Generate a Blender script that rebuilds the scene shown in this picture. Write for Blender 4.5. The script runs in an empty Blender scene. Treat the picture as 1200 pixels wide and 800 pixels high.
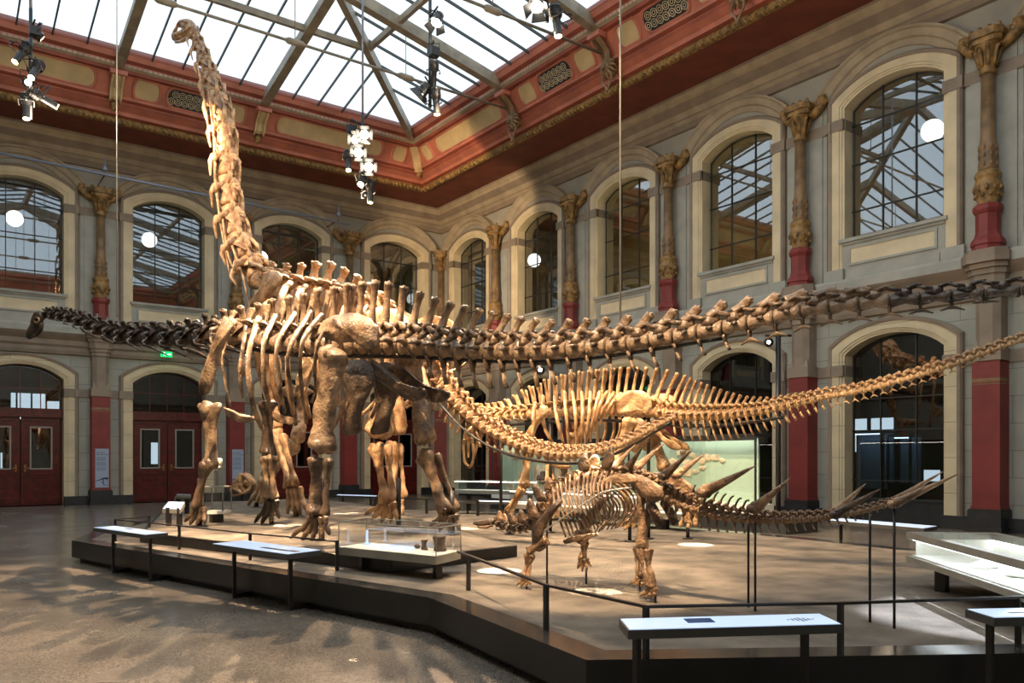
import bpy, bmesh, math, random
from mathutils import Vector, Matrix, noise
rng = random.Random(7)
SC = bpy.context.scene
COL = SC.collection
PI = math.pi

# ------------------------------------------------------------------ view set-up
F, H0, YAW = 955.0, 536.0, 0.634
CAM = Vector((-20.08, -32.88, 1.7))
SY, CY = math.sin(YAW), math.cos(YAW)
BAY = 4.87

def ray(px, py):
    a = (px - 600) / F
    return Vector((SY + a * CY, CY - a * SY, (H0 - py) / F))
def onz(px, py, z):
    r = ray(px, py); return CAM + r * ((z - CAM.z) / r.z)
def onx(px, py, x):
    r = ray(px, py); return CAM + r * ((x - CAM.x) / r.x)
def ony(px, py, y):
    r = ray(px, py); return CAM + r * ((y - CAM.y) / r.y)
def atdepth(px, py, t):
    return CAM + ray(px, py) * t
def depth(p):
    return (p.x - CAM.x) * SY + (p.y - CAM.y) * CY

# ------------------------------------------------------------------ materials
def lin(c):
    return tuple(((v / 255) / 12.92 if v / 255 <= 0.04045 else ((v / 255 + 0.055) / 1.055) ** 2.4) for v in c) + (1.0,)

MATS = {}
def mat(name, rgb, rough=0.6, nscale=0, namt=0.15, bump=0, bscale=None, metal=0, spec=0.5, rgb2=None, detail=4, coords='Object', emit=None, estr=0):
    if name in MATS: return MATS[name]
    m = bpy.data.materials.new(name); m.use_nodes = True
    nt = m.node_tree; b = nt.nodes['Principled BSDF']
    b.inputs['Base Color'].default_value = lin(rgb)
    b.inputs['Roughness'].default_value = rough
    b.inputs['Metallic'].default_value = metal
    b.inputs['Specular IOR Level'].default_value = spec
    if emit:
        b.inputs['Emission Color'].default_value = lin(emit); b.inputs['Emission Strength'].default_value = estr
    if nscale or bump:
        tc = nt.nodes.new('ShaderNodeTexCoord')
        if nscale:
            n = nt.nodes.new('ShaderNodeTexNoise'); n.inputs['Scale'].default_value = nscale; n.inputs['Detail'].default_value = detail
            nt.links.new(tc.outputs[coords], n.inputs['Vector'])
            cr = nt.nodes.new('ShaderNodeValToRGB')
            c2 = rgb2 if rgb2 else tuple(v * (1 - namt) for v in rgb)
            c1 = rgb if rgb2 else tuple(min(255, v * (1 + namt * .6)) for v in rgb)
            cr.color_ramp.elements[0].color = lin(c2); cr.color_ramp.elements[1].color = lin(c1)
            cr.color_ramp.elements[0].position = 0.35; cr.color_ramp.elements[1].position = 0.65
            nt.links.new(n.outputs['Fac'], cr.inputs['Fac']); nt.links.new(cr.outputs['Color'], b.inputs['Base Color'])
        if bump:
            n2 = nt.nodes.new('ShaderNodeTexNoise'); n2.inputs['Scale'].default_value = bscale or nscale * 3 or 40; n2.inputs['Detail'].default_value = 6
            nt.links.new(tc.outputs[coords], n2.inputs['Vector'])
            bp = nt.nodes.new('ShaderNodeBump'); bp.inputs['Strength'].default_value = bump; bp.inputs['Distance'].default_value = 0.02
            nt.links.new(n2.outputs['Fac'], bp.inputs['Height']); nt.links.new(bp.outputs['Normal'], b.inputs['Normal'])
    MATS[name] = m
    return m

def glass_mat(name, tint, refl=0.12, rough=0.02, milk=0.0, graze=0.7):
    """thin pane: see-through, tinted, with a mirror-like reflection that grows at grazing angles"""
    if name in MATS: return MATS[name]
    m = bpy.data.materials.new(name); m.use_nodes = True
    nt = m.node_tree; nt.nodes.clear()
    out = nt.nodes.new('ShaderNodeOutputMaterial')
    tr = nt.nodes.new('ShaderNodeBsdfTransparent'); tr.inputs['Color'].default_value = tint + (1,)
    gl = nt.nodes.new('ShaderNodeBsdfGlossy'); gl.inputs['Roughness'].default_value = rough
    lw = nt.nodes.new('ShaderNodeLayerWeight'); lw.inputs['Blend'].default_value = 0.35
    ma = nt.nodes.new('ShaderNodeMath'); ma.operation = 'MULTIPLY_ADD'
    ma.inputs[1].default_value = graze; ma.inputs[2].default_value = refl; ma.use_clamp = True
    nt.links.new(lw.outputs['Fresnel'], ma.inputs[0])
    mx = nt.nodes.new('ShaderNodeMixShader')
    nt.links.new(ma.outputs[0], mx.inputs['Fac']); nt.links.new(tr.outputs[0], mx.inputs[1]); nt.links.new(gl.outputs[0], mx.inputs[2])
    last = mx
    if milk > 0:
        df = nt.nodes.new('ShaderNodeBsdfTranslucent'); df.inputs['Color'].default_value = (.9, .95, .97, 1)
        m2 = nt.nodes.new('ShaderNodeMixShader'); m2.inputs['Fac'].default_value = milk
        nt.links.new(mx.outputs[0], m2.inputs[1]); nt.links.new(df.outputs[0], m2.inputs[2]); last = m2
    nt.links.new(last.outputs[0], out.inputs['Surface'])
    MATS[name] = m
    return m

def emit_mat(name, rgb, strength):
    if name in MATS: return MATS[name]
    m = bpy.data.materials.new(name); m.use_nodes = True
    nt = m.node_tree; nt.nodes.clear()
    out = nt.nodes.new('ShaderNodeOutputMaterial'); e = nt.nodes.new('ShaderNodeEmission')
    e.inputs['Color'].default_value = lin(rgb); e.inputs['Strength'].default_value = strength
    nt.links.new(e.outputs[0], out.inputs['Surface']); MATS[name] = m
    return m

def wall_mat(name, rgb, brick=None):
    """plaster; with coursed ashlar joints when brick = (block width, block height)"""
    if name in MATS: return MATS[name]
    m = mat(name, rgb, 0.75, 1.3, 0.06, 0.15, 60)
    if brick:
        nt = m.node_tree; b = nt.nodes['Principled BSDF']
        src = b.inputs['Base Color'].links[0].from_socket
        tc = nt.nodes.new('ShaderNodeTexCoord'); sp = nt.nodes.new('ShaderNodeSeparateXYZ'); ad = nt.nodes.new('ShaderNodeMath'); ad.operation = 'ADD'
        cb = nt.nodes.new('ShaderNodeCombineXYZ'); br = nt.nodes.new('ShaderNodeTexBrick')
        geo = nt.nodes.new('ShaderNodeNewGeometry')
        nt.links.new(geo.outputs['Position'], sp.inputs[0])
        nt.links.new(sp.outputs['X'], ad.inputs[0]); nt.links.new(sp.outputs['Y'], ad.inputs[1])
        nt.links.new(ad.outputs[0], cb.inputs['X']); nt.links.new(sp.outputs['Z'], cb.inputs['Y'])
        nt.links.new(cb.outputs[0], br.inputs['Vector'])
        br.inputs['Scale'].default_value = 1.0; br.inputs['Mortar Size'].default_value = 0.006
        br.inputs['Brick Width'].default_value = brick[0]; br.inputs['Row Height'].default_value = brick[1]
        br.inputs['Mortar'].default_value = lin(tuple(v * .62 for v in rgb))
        nt.links.new(src, br.inputs['Color1']); nt.links.new(src, br.inputs['Color2'])
        nt.links.new(br.outputs['Color'], b.inputs['Base Color'])
    return m

def terrazzo():
    m = mat('terrazzo', (118, 113, 106), 0.2, 1.1, 0.12)
    nt = m.node_tree; b = nt.nodes['Principled BSDF']; src = b.inputs['Base Color'].links[0].from_socket
    tc = nt.nodes.new('ShaderNodeTexCoord'); vo = nt.nodes.new('ShaderNodeTexVoronoi'); vo.inputs['Scale'].default_value = 75
    nt.links.new(tc.outputs['Object'], vo.inputs['Vector'])
    mx = nt.nodes.new('ShaderNodeMix'); mx.data_type = 'RGBA'; mx.blend_type = 'MULTIPLY'; mx.inputs['Factor'].default_value = 0.75
    cr = nt.nodes.new('ShaderNodeValToRGB'); cr.color_ramp.elements[0].color = (.3, .29, .28, 1); cr.color_ramp.elements[1].color = (1.25, 1.2, 1.15, 1)
    sp = nt.nodes.new('ShaderNodeSeparateColor'); nt.links.new(vo.outputs['Color'], sp.inputs[0]); nt.links.new(sp.outputs[0], cr.inputs['Fac'])
    nt.links.new(src, mx.inputs['A']); nt.links.new(cr.outputs['Color'], mx.inputs['B']); nt.links.new(mx.outputs['Result'], b.inputs['Base Color'])
    n = nt.nodes.new('ShaderNodeTexNoise'); n.inputs['Scale'].default_value = 0.9; n.inputs['Detail'].default_value = 5
    nt.links.new(tc.outputs['Object'], n.inputs['Vector'])
    mr = nt.nodes.new('ShaderNodeMapRange'); mr.inputs['To Min'].default_value = 0.14; mr.inputs['To Max'].default_value = 0.34
    nt.links.new(n.outputs['Fac'], mr.inputs['Value']); nt.links.new(mr.outputs['Result'], b.inputs['Roughness'])
    return m

M = {}
def init_mats():
    M['wall'] = wall_mat('plaster_grey', (168, 166, 154))
    M['wall_lo'] = wall_mat('ashlar_grey', (164, 166, 156), (1.15, .62))
    M['cream'] = wall_mat('cream_plaster', (222, 207, 172))
    M['creamlo'] = wall_mat('cream_block', (216, 202, 168), (5.0, .85))
    M['brown'] = mat('taupe_plaster', (146, 132, 116), .7, 2, .08, .1, 60)
    M['tan'] = mat('tan_plaster', (176, 162, 138), .7, 2, .08, .1, 60)
    M['grey'] = mat('light_grey_plaster', (168, 168, 158), .7, 2, .06)
    M['red'] = mat('oxblood_paint', (134, 54, 50), .55, 2, .08)
    M['salmon'] = mat('salmon_paint', (190, 116, 94), .55, 1.5, .10, .05, 40)
    M['salmon2'] = mat('deep_salmon_paint', (150, 78, 60), .6, 1.5, .10)
    M['soffit'] = mat('rust_soffit', (124, 62, 46), .65, 1.5, .10)
    M['gold'] = mat('ochre_gilding', (146, 114, 66), .5, 6, .3, .3, 30)
    M['column'] = mat('ochre_column_paint', (134, 107, 74), .45, 4, .18, .15, 30)
    M['beige'] = mat('frieze_beige', (202, 178, 132), .7, 2, .06)
    M['black'] = mat('slate_black', (40, 43, 45), .5, 4, .15)
    M['steel'] = mat('roof_steel', (150, 138, 118), .5, 3, .12)
    M['bar'] = mat('glazing_bar_paint', (74, 74, 72), .6)
    M['sky_glass'] = glass_mat('opal_roof_glass', (.93, .97, .98), .02, .2, .06)
    M['win_glass'] = glass_mat('window_glass', (.60, .65, .66), .30, .015)
    M['dark_glass'] = glass_mat('dark_window_glass', (.45, .48, .48), .13, .015)
    M['case_glass'] = glass_mat('case_glass', (.97, .985, .98), .03, .01, 0, .3)
    M['muntin'] = mat('window_lead', (42, 46, 44), .5)
    M['door'] = mat('door_red_varnish', (86, 22, 20), .32, 5, .25, .05)
    M['door_trim'] = mat('door_pane_frame', (150, 146, 140), .4)
    M['brass'] = mat('handle_brass', (150, 120, 70), .35, metal=.8)
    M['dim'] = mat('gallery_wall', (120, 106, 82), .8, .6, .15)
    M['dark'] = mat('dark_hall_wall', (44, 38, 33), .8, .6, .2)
    M['sand'] = mat('podium_grit', (112, 103, 92), .95, 2.2, .2, .9, 45)
    M['rim'] = mat('podium_rim', (58, 57, 56), .16, 2, .15)
    M['side'] = mat('podium_side', (30, 30, 30), .35, 2, .2)
    M['rail'] = mat('rail_steel', (36, 33, 32), .4)
    M['panel'] = mat('panel_white_glow', (214, 228, 244), .12, spec=.7, emit=(186, 214, 255), estr=.55)  # faint bluish glow added to brighten panel tops, papers and label stand
    M['panel_blue'] = mat('panel_blue', (42, 92, 150), .2)
    M['panel_print'] = mat('panel_print', (60, 66, 80), .3)
    M['panel_edge'] = mat('panel_grey_edge', (70, 70, 68), .4)
    M['casemetal'] = mat('case_grey_metal', (140, 138, 128), .35, 3, .08)
    M['casebed'] = mat('case_white_bed', (236, 236, 226), .6)
    M['green'] = mat('vitrine_green', (176, 204, 184), .6)
    M['lampblack'] = mat('lamp_black', (26, 27, 30), .4, spec=.6)
    M['lens'] = emit_mat('lamp_lens', (255, 214, 150), 22)
    M['lens_hot'] = emit_mat('lamp_lens_hot', (255, 240, 214), 20)
    M['globe'] = emit_mat('globe_lamp', (255, 250, 240), 3.2)
    M['cable'] = mat('steel_cable', (196, 192, 184), .35, metal=.4)
    M['duct'] = mat('pale_blue_steel', (150, 162, 184), .35, metal=.3)
    M['exit'] = emit_mat('exit_sign_green', (20, 220, 110), 1.3)
    M['exitw'] = emit_mat('exit_sign_white', (235, 255, 240), 1.6)
    M['poster'] = mat('poster_blue_grey', (166, 182, 204), .3)
    M['poster_ink'] = mat('poster_ink', (52, 56, 74), .4)
    M['poster_txt'] = mat('poster_body_text', (124, 138, 160), .4)
    M['panel_pale'] = mat('pale_blue_panel', (150, 178, 200), .5)
    M['slab'] = mat('fossil_slab', (232, 214, 180), .8, 6, .2, .3, 30)
    M['fossil'] = mat('fossil_brown', (128, 92, 60), .7, 8, .3, .4, 30)
    M['stump'] = mat('fossil_stump', (120, 96, 80), .8, 8, .3, .5, 30)
    # bones
    M['b_dip'] = mat('bone_brown', (158, 132, 104), .38, 5, .34, 1.0, 24, rgb2=(72, 55, 40), spec=.6, detail=9)
    M['b_dipn'] = mat('bone_dark_brown_shade', (86, 70, 56), .34, 5, .34, 1.0, 24, rgb2=(38, 31, 25), spec=.6, detail=9)  # darker bone tone; paints in the shade of the backlit neck and unlit tail end
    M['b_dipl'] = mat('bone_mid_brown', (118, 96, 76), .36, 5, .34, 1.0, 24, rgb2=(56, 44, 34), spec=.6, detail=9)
    M['b_gir'] = mat('bone_tan', (216, 180, 140), .42, 5, .3, 1.0, 22, rgb2=(132, 94, 62), spec=.5, detail=9)
    M['b_dic'] = mat('bone_honey', (216, 180, 134), .4, 6, .3, .9, 30, rgb2=(128, 92, 56), spec=.55, detail=9)
    M['b_ken'] = mat('bone_umber', (190, 154, 118), .38, 8, .35, .9, 40, rgb2=(92, 66, 44), spec=.6, detail=9)
    M['b_kend'] = mat('bone_dark_umber_shade', (120, 95, 72), .36, 8, .35, .9, 40, rgb2=(56, 42, 32), spec=.6, detail=9)  # darker copy of the umber bone, shade painted into unlit plates and spikes
init_mats()

# ------------------------------------------------------------------ mesh builder
class MB:
    def __init__(s):
        s.v = []; s.f = []; s.sm = []; s.mi = []; s.cur = 0
    def add(s, vs, fs, smooth=False, mi=None):
        o = len(s.v); s.v += [Vector(p) for p in vs]
        for f in fs:
            s.f.append([i + o for i in f]); s.sm.append(smooth); s.mi.append(s.cur if mi is None else mi)
    def box(s, a, b, mi=None, fr=None):
        x0, y0, z0 = a; x1, y1, z1 = b
        vs = [(x0, y0, z0), (x1, y0, z0), (x1, y1, z0), (x0, y1, z0), (x0, y0, z1), (x1, y0, z1), (x1, y1, z1), (x0, y1, z1)]
        if fr: vs = [fr @ Vector(p) for p in vs]
        s.add(vs, [(0, 3, 2, 1), (4, 5, 6, 7), (0, 1, 5, 4), (1, 2, 6, 5), (2, 3, 7, 6), (3, 0, 4, 7)], False, mi)
    def prism(s, poly, z0, z1, mi=None, top_mi=None):
        """vertical prism over an xy polygon"""
        n = len(poly)
        lo = [(p[0], p[1], z0) for p in poly]; hi = [(p[0], p[1], z1) for p in poly]
        s.add(lo + hi, [(i, (i + 1) % n, (i + 1) % n + n, i + n) for i in range(n)] + [list(range(n))[::-1]], False, mi)
        s.add(hi, [list(range(n))], False, top_mi if top_mi is not None else mi)
    def hull(s, top, drop, mi=None):
        """slab: a planar polygon and its copy moved by the vector drop"""
        n = len(top); t = [Vector(p) for p in top]; d = Vector(drop)
        s.add(t + [p + d for p in t], [list(range(n)), list(range(n, 2 * n))[::-1]] + [(i, i + n, (i + 1) % n + n, (i + 1) % n) for i in range(n)], False, mi)
    def tube(s, P, R, n=8, flat=1.0, ref=None, smooth=True, cap=True, mi=None, closed=False, lobe=0.0, ph=0.0):
        P = [Vector(p) for p in P]; k = len(P)
        if not isinstance(R, (list, tuple)): R = [R] * k
        if not isinstance(flat, (list, tuple)): flat = [flat] * k
        vs = []; prev = Vector(ref) if ref is not None else None
        for i in range(k):
            if closed: t = P[(i + 1) % k] - P[i - 1]
            else: t = P[min(i + 1, k - 1)] - P[max(i - 1, 0)]
            if t.length < 1e-9: t = Vector((0, 0, 1))
            t.normalize()
            base = Vector(ref) if ref is not None else (prev if prev is not None else (Vector((0, 0, 1)) if abs(t.z) < .9 else Vector((1, 0, 0))))
            a = base - t * base.dot(t)
            if a.length < 1e-4: a = t.orthogonal()
            a.normalize(); b = t.cross(a); prev = a
            for j in range(n):
                th = 2 * PI * j / n
                q = 1 + lobe * math.cos(3 * th + ph + i * .12) + lobe * .5 * math.cos(2 * th - ph)
                vs.append(P[i] + a * (R[i] * q * math.cos(th)) + b * (R[i] * q * flat[i] * math.sin(th)))
        fs = []
        for i in range(k if closed else k - 1):
            i2 = (i + 1) % k
            for j in range(n):
                j2 = (j + 1) % n
                fs.append((i * n + j, i * n + j2, i2 * n + j2, i2 * n + j))
        if cap and not closed:
            fs.append(list(range(n))[::-1]); fs.append([(k - 1) * n + j for j in range(n)])
        s.add(vs, fs, smooth, mi)
    def ball(s, c, r, u=8, v=6, mi=None):
        c = Vector(c); r = Vector(r) if not isinstance(r, (int, float)) else Vector((r, r, r))
        P = []; 
        vs = [c + Vector((0, 0, r.z))]
        for i in range(1, v):
            for j in range(u):
                a = PI * i / v; t = 2 * PI * j / u
                vs.append(c + Vector((r.x * math.sin(a) * math.cos(t), r.y * math.sin(a) * math.sin(t), r.z * math.cos(a))))
        vs.append(c - Vector((0, 0, r.z)))
        fs = [(0, 1 + j, 1 + (j + 1) % u) for j in range(u)]
        for i in range(v - 2):
            for j in range(u):
                fs.append((1 + i * u + j, 1 + (i + 1) * u + j, 1 + (i + 1) * u + (j + 1) % u, 1 + i * u + (j + 1) % u))
        o = 1 + (v - 2) * u
        fs += [(o + j, len(vs) - 1, o + (j + 1) % u) for j in range(u)]
        s.add(vs, fs, True, mi)
    def lathe(s, prof, c=(0, 0, 0), n=16, smooth=True, mi=None, rot=0):
        c = Vector(c); k = len(prof); vs = []
        for r, z in prof:
            for j in range(n):
                t = 2 * PI * j / n + rot
                vs.append(c + Vector((r * math.cos(t), r * math.sin(t), z)))
        fs = [(i * n + j, i * n + (j + 1) % n, (i + 1) * n + (j + 1) % n, (i + 1) * n + j) for i in range(k - 1) for j in range(n)]
        fs += [list(range(n))[::-1], [(k - 1) * n + j for j in range(n)]]
        s.add(vs, fs, smooth, mi)
    def plate(s, pts, nrm, th, bulge=0.0, rings=3, smooth=True, mi=None):
        """rounded bone plate or blade: outline points, thickness th (half), edges thin, middle thick and pushed by bulge along nrm"""
        pts = [Vector(p) for p in pts]; n = len(pts); nrm = Vector(nrm).normalized()
        c = sum(pts, Vector()) / n
        vs = []; fs = []
        for side in (1, -1):
            for k in range(rings):
                t = 1 - k / rings
                hh = th * (0.35 + 0.65 * (1 - t ** 3))
                for p in pts:
                    vs.append(c + (p - c) * t + nrm * (side * hh + bulge * (1 - t * t)))
            vs.append(c + nrm * (side * th + bulge))
        m = rings * n + 1
        for q in (0, 1):
            o = q * m
            for k in range(rings - 1):
                for j in range(n):
                    a, b, c2, d = o + k * n + j, o + k * n + (j + 1) % n, o + (k + 1) * n + (j + 1) % n, o + (k + 1) * n + j
                    fs.append((a, b, c2, d))
            for j in range(n):
                fs.append((o + (rings - 1) * n + j, o + (rings - 1) * n + (j + 1) % n, o + rings * n))
        for j in range(n):
            fs.append((j, (j + 1) % n, m + (j + 1) % n, m + j))
        s.add(vs, fs, smooth, mi)
    def rough(s, amp, freq):
        for i, v in enumerate(s.v):
            s.v[i] = v + noise.noise_vector(v * freq) * amp
        return s
    def build(s, name, mats, parent=None, origin=None, fix=True):
        if not s.v: return None
        base = parent_loc(parent)
        if origin is None:
            lo = Vector((min(v.x for v in s.v), min(v.y for v in s.v), min(v.z for v in s.v)))
            hi = Vector((max(v.x for v in s.v), max(v.y for v in s.v), max(v.z for v in s.v)))
            origin = Vector(((lo.x + hi.x) / 2, (lo.y + hi.y) / 2, lo.z if parent is None else (lo.z + hi.z) / 2))
        origin = Vector(origin)
        me = bpy.data.meshes.new(name)
        me.from_pydata([v - origin for v in s.v], [], s.f)
        if not isinstance(mats, (list, tuple)): mats = [mats]
        for m in mats: me.materials.append(m)
        me.polygons.foreach_set('use_smooth', s.sm); me.polygons.foreach_set('material_index', s.mi)
        if fix:
            bm = bmesh.new(); bm.from_mesh(me); bmesh.ops.recalc_face_normals(bm, faces=bm.faces); bm.to_mesh(me); bm.free()
        me.update()
        o = bpy.data.objects.new(name, me); COL.objects.link(o)
        if parent: o.parent = parent
        o.location = origin - base
        return o

def parent_loc(p):
    v = Vector()
    while p is not None:
        v += p.location; p = p.parent
    return v
def tag(o, label=None, cat=None, group=None, kind=None):
    if label: o['label'] = label
    if cat: o['category'] = cat
    if group: o['group'] = group
    if kind: o['kind'] = kind
    return o
def thing(name, label, cat, loc=(0, 0, 0), group=None, kind=None):
    o = bpy.data.objects.new(name, None); COL.objects.link(o); o.location = loc; o.empty_display_size = .2
    return tag(o, label, cat, group, kind)
def kids(o):
    return [c for c in ALLKIDS.get(o.name, [])]
def dup(root, loc, rotz=0.0, label=None, children=None):
    """copy a thing with its parts and their sub-parts"""
    r = root.copy(); COL.objects.link(r); r.location = loc; r.rotation_euler = (0, 0, rotz)
    if label: r['label'] = label
    for ch in list(root.children):
        c = ch.copy(); COL.objects.link(c); c.parent = r
        for g in list(ch.children):
            d = g.copy(); COL.objects.link(d); d.parent = c
    return r
def cat_rom(pts, n=6):
    pts = [Vector(p) for p in pts]; out = []
    for i in range(len(pts) - 1):
        p0 = pts[max(i - 1, 0)]; p1 = pts[i]; p2 = pts[i + 1]; p3 = pts[min(i + 2, len(pts) - 1)]
        for j in range(n):
            t = j / n
            out.append(0.5 * ((2 * p1) + (p2 - p0) * t + (2 * p0 - 5 * p1 + 4 * p2 - p3) * t * t + (3 * p1 - p0 - 3 * p2 + p3) * t ** 3))
    out.append(pts[-1]); return out
SKY = 1.35; EXPO = 0.33
PZ_ = .36
# unseen fill lights added to brighten the hall, plus gallery lights (place, watts, colour) and stage spots (name, place, aim, watts, cone, softness, colour, size)
FILLS = [(3.4, -7.5, 9.6, 130, (255, 226, 150)), (3.4, -12.5, 9.6, 130, (255, 226, 150)), (3.4, -17, 9.6, 90, (255, 226, 160)), (-5, 3.4, 9.6, 70, (230, 240, 190)), (-11.5, -15, 7.6, 270, (255, 232, 200)), (-18.2, -14.5, 8.2, 270, (255, 232, 200)), (-11.5, -21, 8.4, 270, (255, 232, 200)), (-18.2, -21, 9.4, 270, (255, 232, 200)), (-11.5, -28, 9.4, 300, (255, 238, 215)), (-18.2, -29, 9.4, 300, (255, 238, 215))]
LAMPS = [
 ('spot_body_left', (-18.2, -22.0, 9.6), (-14.6, -20.0, 3.0), 9000, 46),
 ('spot_neck_left', (-18.2, -14.4, 9.6), (-14.2, -12.5, 7.5), 1500, 60),
 ('spot_tail_left', (-18.2, -26.5, 9.6), (-12.0, -25.3, 3.2), 6600, 34),
 ('spot_front', (-17.6, -29.5, 9.6), (-14.5, -26.6, 1.1), 7500, 20),
 ('spot_ladder_two', (-11.5, -15.6, 9.2), (-14.2, -19.0, 2.5), 5200, 58),
 ('spot_ladder_two_floor', (-11.6, -15.0, 8.4), (-20.0, -24.5, 0.0), 15000, 52, .3, (255, 214, 170), .03),
 ('spot_ladder_three_floor', (-11.4, -18.4, 8.6), (-20.0, -23.0, 0.0), 7000, 46, .3, (255, 214, 170), .03),
 ('spot_ladder_three', (-11.6, -19.0, 9.8), (-8.6, -20.5, 1.5), 4200, 64),
 ('spot_ladder_four', (-11.5, -22.3, 9.0), (-12.8, -24.6, .5), 6500, 44),
 ('spot_sail', (-14.0, -24.5, 9.6), (-8.6, -21.0, 2.0), 3400, 40),
 ('spot_wall', (-18.0, -14.0, 9.0), (0.0, -4.0, 10.5), 9000, 34, .5),
 ('spot_right', (-9.5, -33.5, 9.6), (-12.5, -29.95, .35), 15000, 13, .2, (225, 236, 255)),
]
for _px, _py in ((698, 692), (585, 667), (335, 625), (405, 609), (815, 637), (545, 618)): LAMPS.append(('spot_pool', (_px, _py), None))
_L = []
for a in LAMPS:
    if a[0] == 'spot_pool':
        p = onz(a[1][0], a[1][1], PZ_); top = (-11.5 if p.x > -13.2 else -18.2 + 4.5, p.y + .8, 9.4)
        a = ('spot_pool', top, tuple(p), 45000, 3.4, .12, (255, 236, 205), .01)
    _L.append(a)
LAMPS = _L
# ================================================================== THE HALL
NB, NR = 6, 8                     # bays of the back wall and of the right wall
W, L = NB * BAY, NR * BAY
def Rw(s, d, z): return Vector((-d, -s, z))     # right wall: s metres from the corner, d metres out from the wall
def Bw(s, d, z): return Vector((-s, -d, z))     # back wall
HWID = 1.3
UP = dict(hw=HWID, zb=7.45, zs=11.02, rise=.44)
LOW = dict(hw=HWID, zb=0.0, zs=4.42, rise=.46)
DOOR = dict(hw=HWID, zb=0.0, zs=4.48, rise=.48)

def arch_z(u, o):
    hw = o['hw']; return o['zs'] + o['rise'] * (math.sqrt(max(0, 1.6 - (u / hw) ** 2)) - math.sqrt(.6)) / (math.sqrt(1.6) - math.sqrt(.6))
def outline(o, off, n=16, zb=None):
    """opening outline grown by off: left foot, up, over the arch, down"""
    hw = o['hw'] + off; q = dict(o); q['hw'] = hw; q['zs'] = o['zs'] + off * .55; q['rise'] = o['rise'] + off * .3
    zb = o['zb'] if zb is None else zb
    pts = [(-hw, zb), ]
    for i in range(n + 1):
        u = -hw + 2 * hw * i / n; pts.append((u, arch_z(u, q)))
    pts.append((hw, zb)); return pts
def band(mb, o, prof, zb=None, mi=None, n=16):
    """moulding that follows an opening: prof = [(outward offset, distance from wall)], in local wall axes x along, y out"""
    rows = [[Vector((u, d, z)) for u, z in outline(o, off, n, zb)] for off, d in prof]
    k = len(rows[0])
    vs = [p for r in rows for p in r]
    fs = [(i * k + j, i * k + j + 1, (i + 1) * k + j + 1, (i + 1) * k + j) for i in range(len(rows) - 1) for j in range(k - 1)]
    mb.add(vs, fs, False, mi)
    for e in (0, k - 1):
        mb.add([r[e] for r in rows], [list(range(len(rows)))], False, mi)

def wall(name, fn, nb, low_open, label, top=13.2):
    mb = MB()
    def quad(s0, s1, z00, z01, z10, z11, d=0, mi=None):
        mb.add([fn(s0, d, z00), fn(s1, d, z10), fn(s1, d, z11), fn(s0, d, z01)], [(0, 1, 2, 3)], False, mi)
    N = 14
    for b in range(nb):
        c = (b + .5) * BAY
        for s0, s1 in ((b * BAY, c - HWID), (c + HWID, (b + 1) * BAY)):
            quad(s0, s1, 0, 6.0, 0, 6.0, mi=1); quad(s0, s1, 6.0, top, 6.0, top, mi=0)
        for i in range(N):
            u0, u1 = -HWID + 2 * HWID * i / N, -HWID + 2 * HWID * (i + 1) / N
            a0, a1 = arch_z(u0, low_open), arch_z(u1, low_open); b0, b1 = arch_z(u0, UP), arch_z(u1, UP)
            if low_open['zb'] > 0: quad(c + u0, c + u1, 0, low_open['zb'], 0, low_open['zb'], mi=1)
            quad(c + u0, c + u1, a0, 6.0, a1, 6.0, mi=1); quad(c + u0, c + u1, 6.0, UP['zb'], 6.0, UP['zb'], mi=0)
            quad(c + u0, c + u1, b0, top, b1, top, mi=0)
            for z0, z1 in ((a0, a1), (b0, b1)):
                mb.add([fn(c + u0, 0, z0), fn(c + u1, 0, z1), fn(c + u1, -.45, z1), fn(c + u0, -.45, z0)], [(0, 1, 2, 3)], False, 2)
        for o in (low_open, UP):
            for e in (-HWID, HWID):
                mb.add([fn(c + e, 0, o['zb']), fn(c + e, 0, o['zs']), fn(c + e, -.45, o['zs']), fn(c + e, -.45, o['zb'])], [(0, 1, 2, 3)], False, 2)
            mb.add([fn(c - HWID, 0, o['zb']), fn(c + HWID, 0, o['zb']), fn(c + HWID, -.45, o['zb']), fn(c - HWID, -.45, o['zb'])], [(0, 1, 2, 3)], False, 2)
    o = mb.build(name, [M['wall'], M['wall_lo'], M['cream']], fix=False)
    return tag(o, label, 'wall', kind='structure')
wall('wall_right', Rw, NR, LOW, 'long grey plaster wall on the right with two rows of arched windows')
wall('wall_back', Bw, NB, DOOR, 'grey plaster wall at the back with red double doors under arched windows')
mb = MB(); mb.box((-W - .3, -L, 0), (-W, 0, 13.2)); tag(mb.build('wall_left', M['wall']), 'plain grey plaster wall opposite the windowed long wall', 'wall', kind='structure')
mb = MB(); mb.box((-W - .3, -L - .3, 0), (0, -L, 13.2)); tag(mb.build('wall_front', M['wall']), 'plain grey plaster wall behind the viewer', 'wall', kind='structure')
mb = MB(); mb.add([(-W - 6, -L - 6, 0), (8, -L - 6, 0), (8, 8, 0), (-W - 6, 8, 0)], [(0, 1, 2, 3)])
tag(mb.build('floor', terrazzo(), fix=False), 'polished speckled terrazzo floor of the hall', 'floor', kind='structure')

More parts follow.
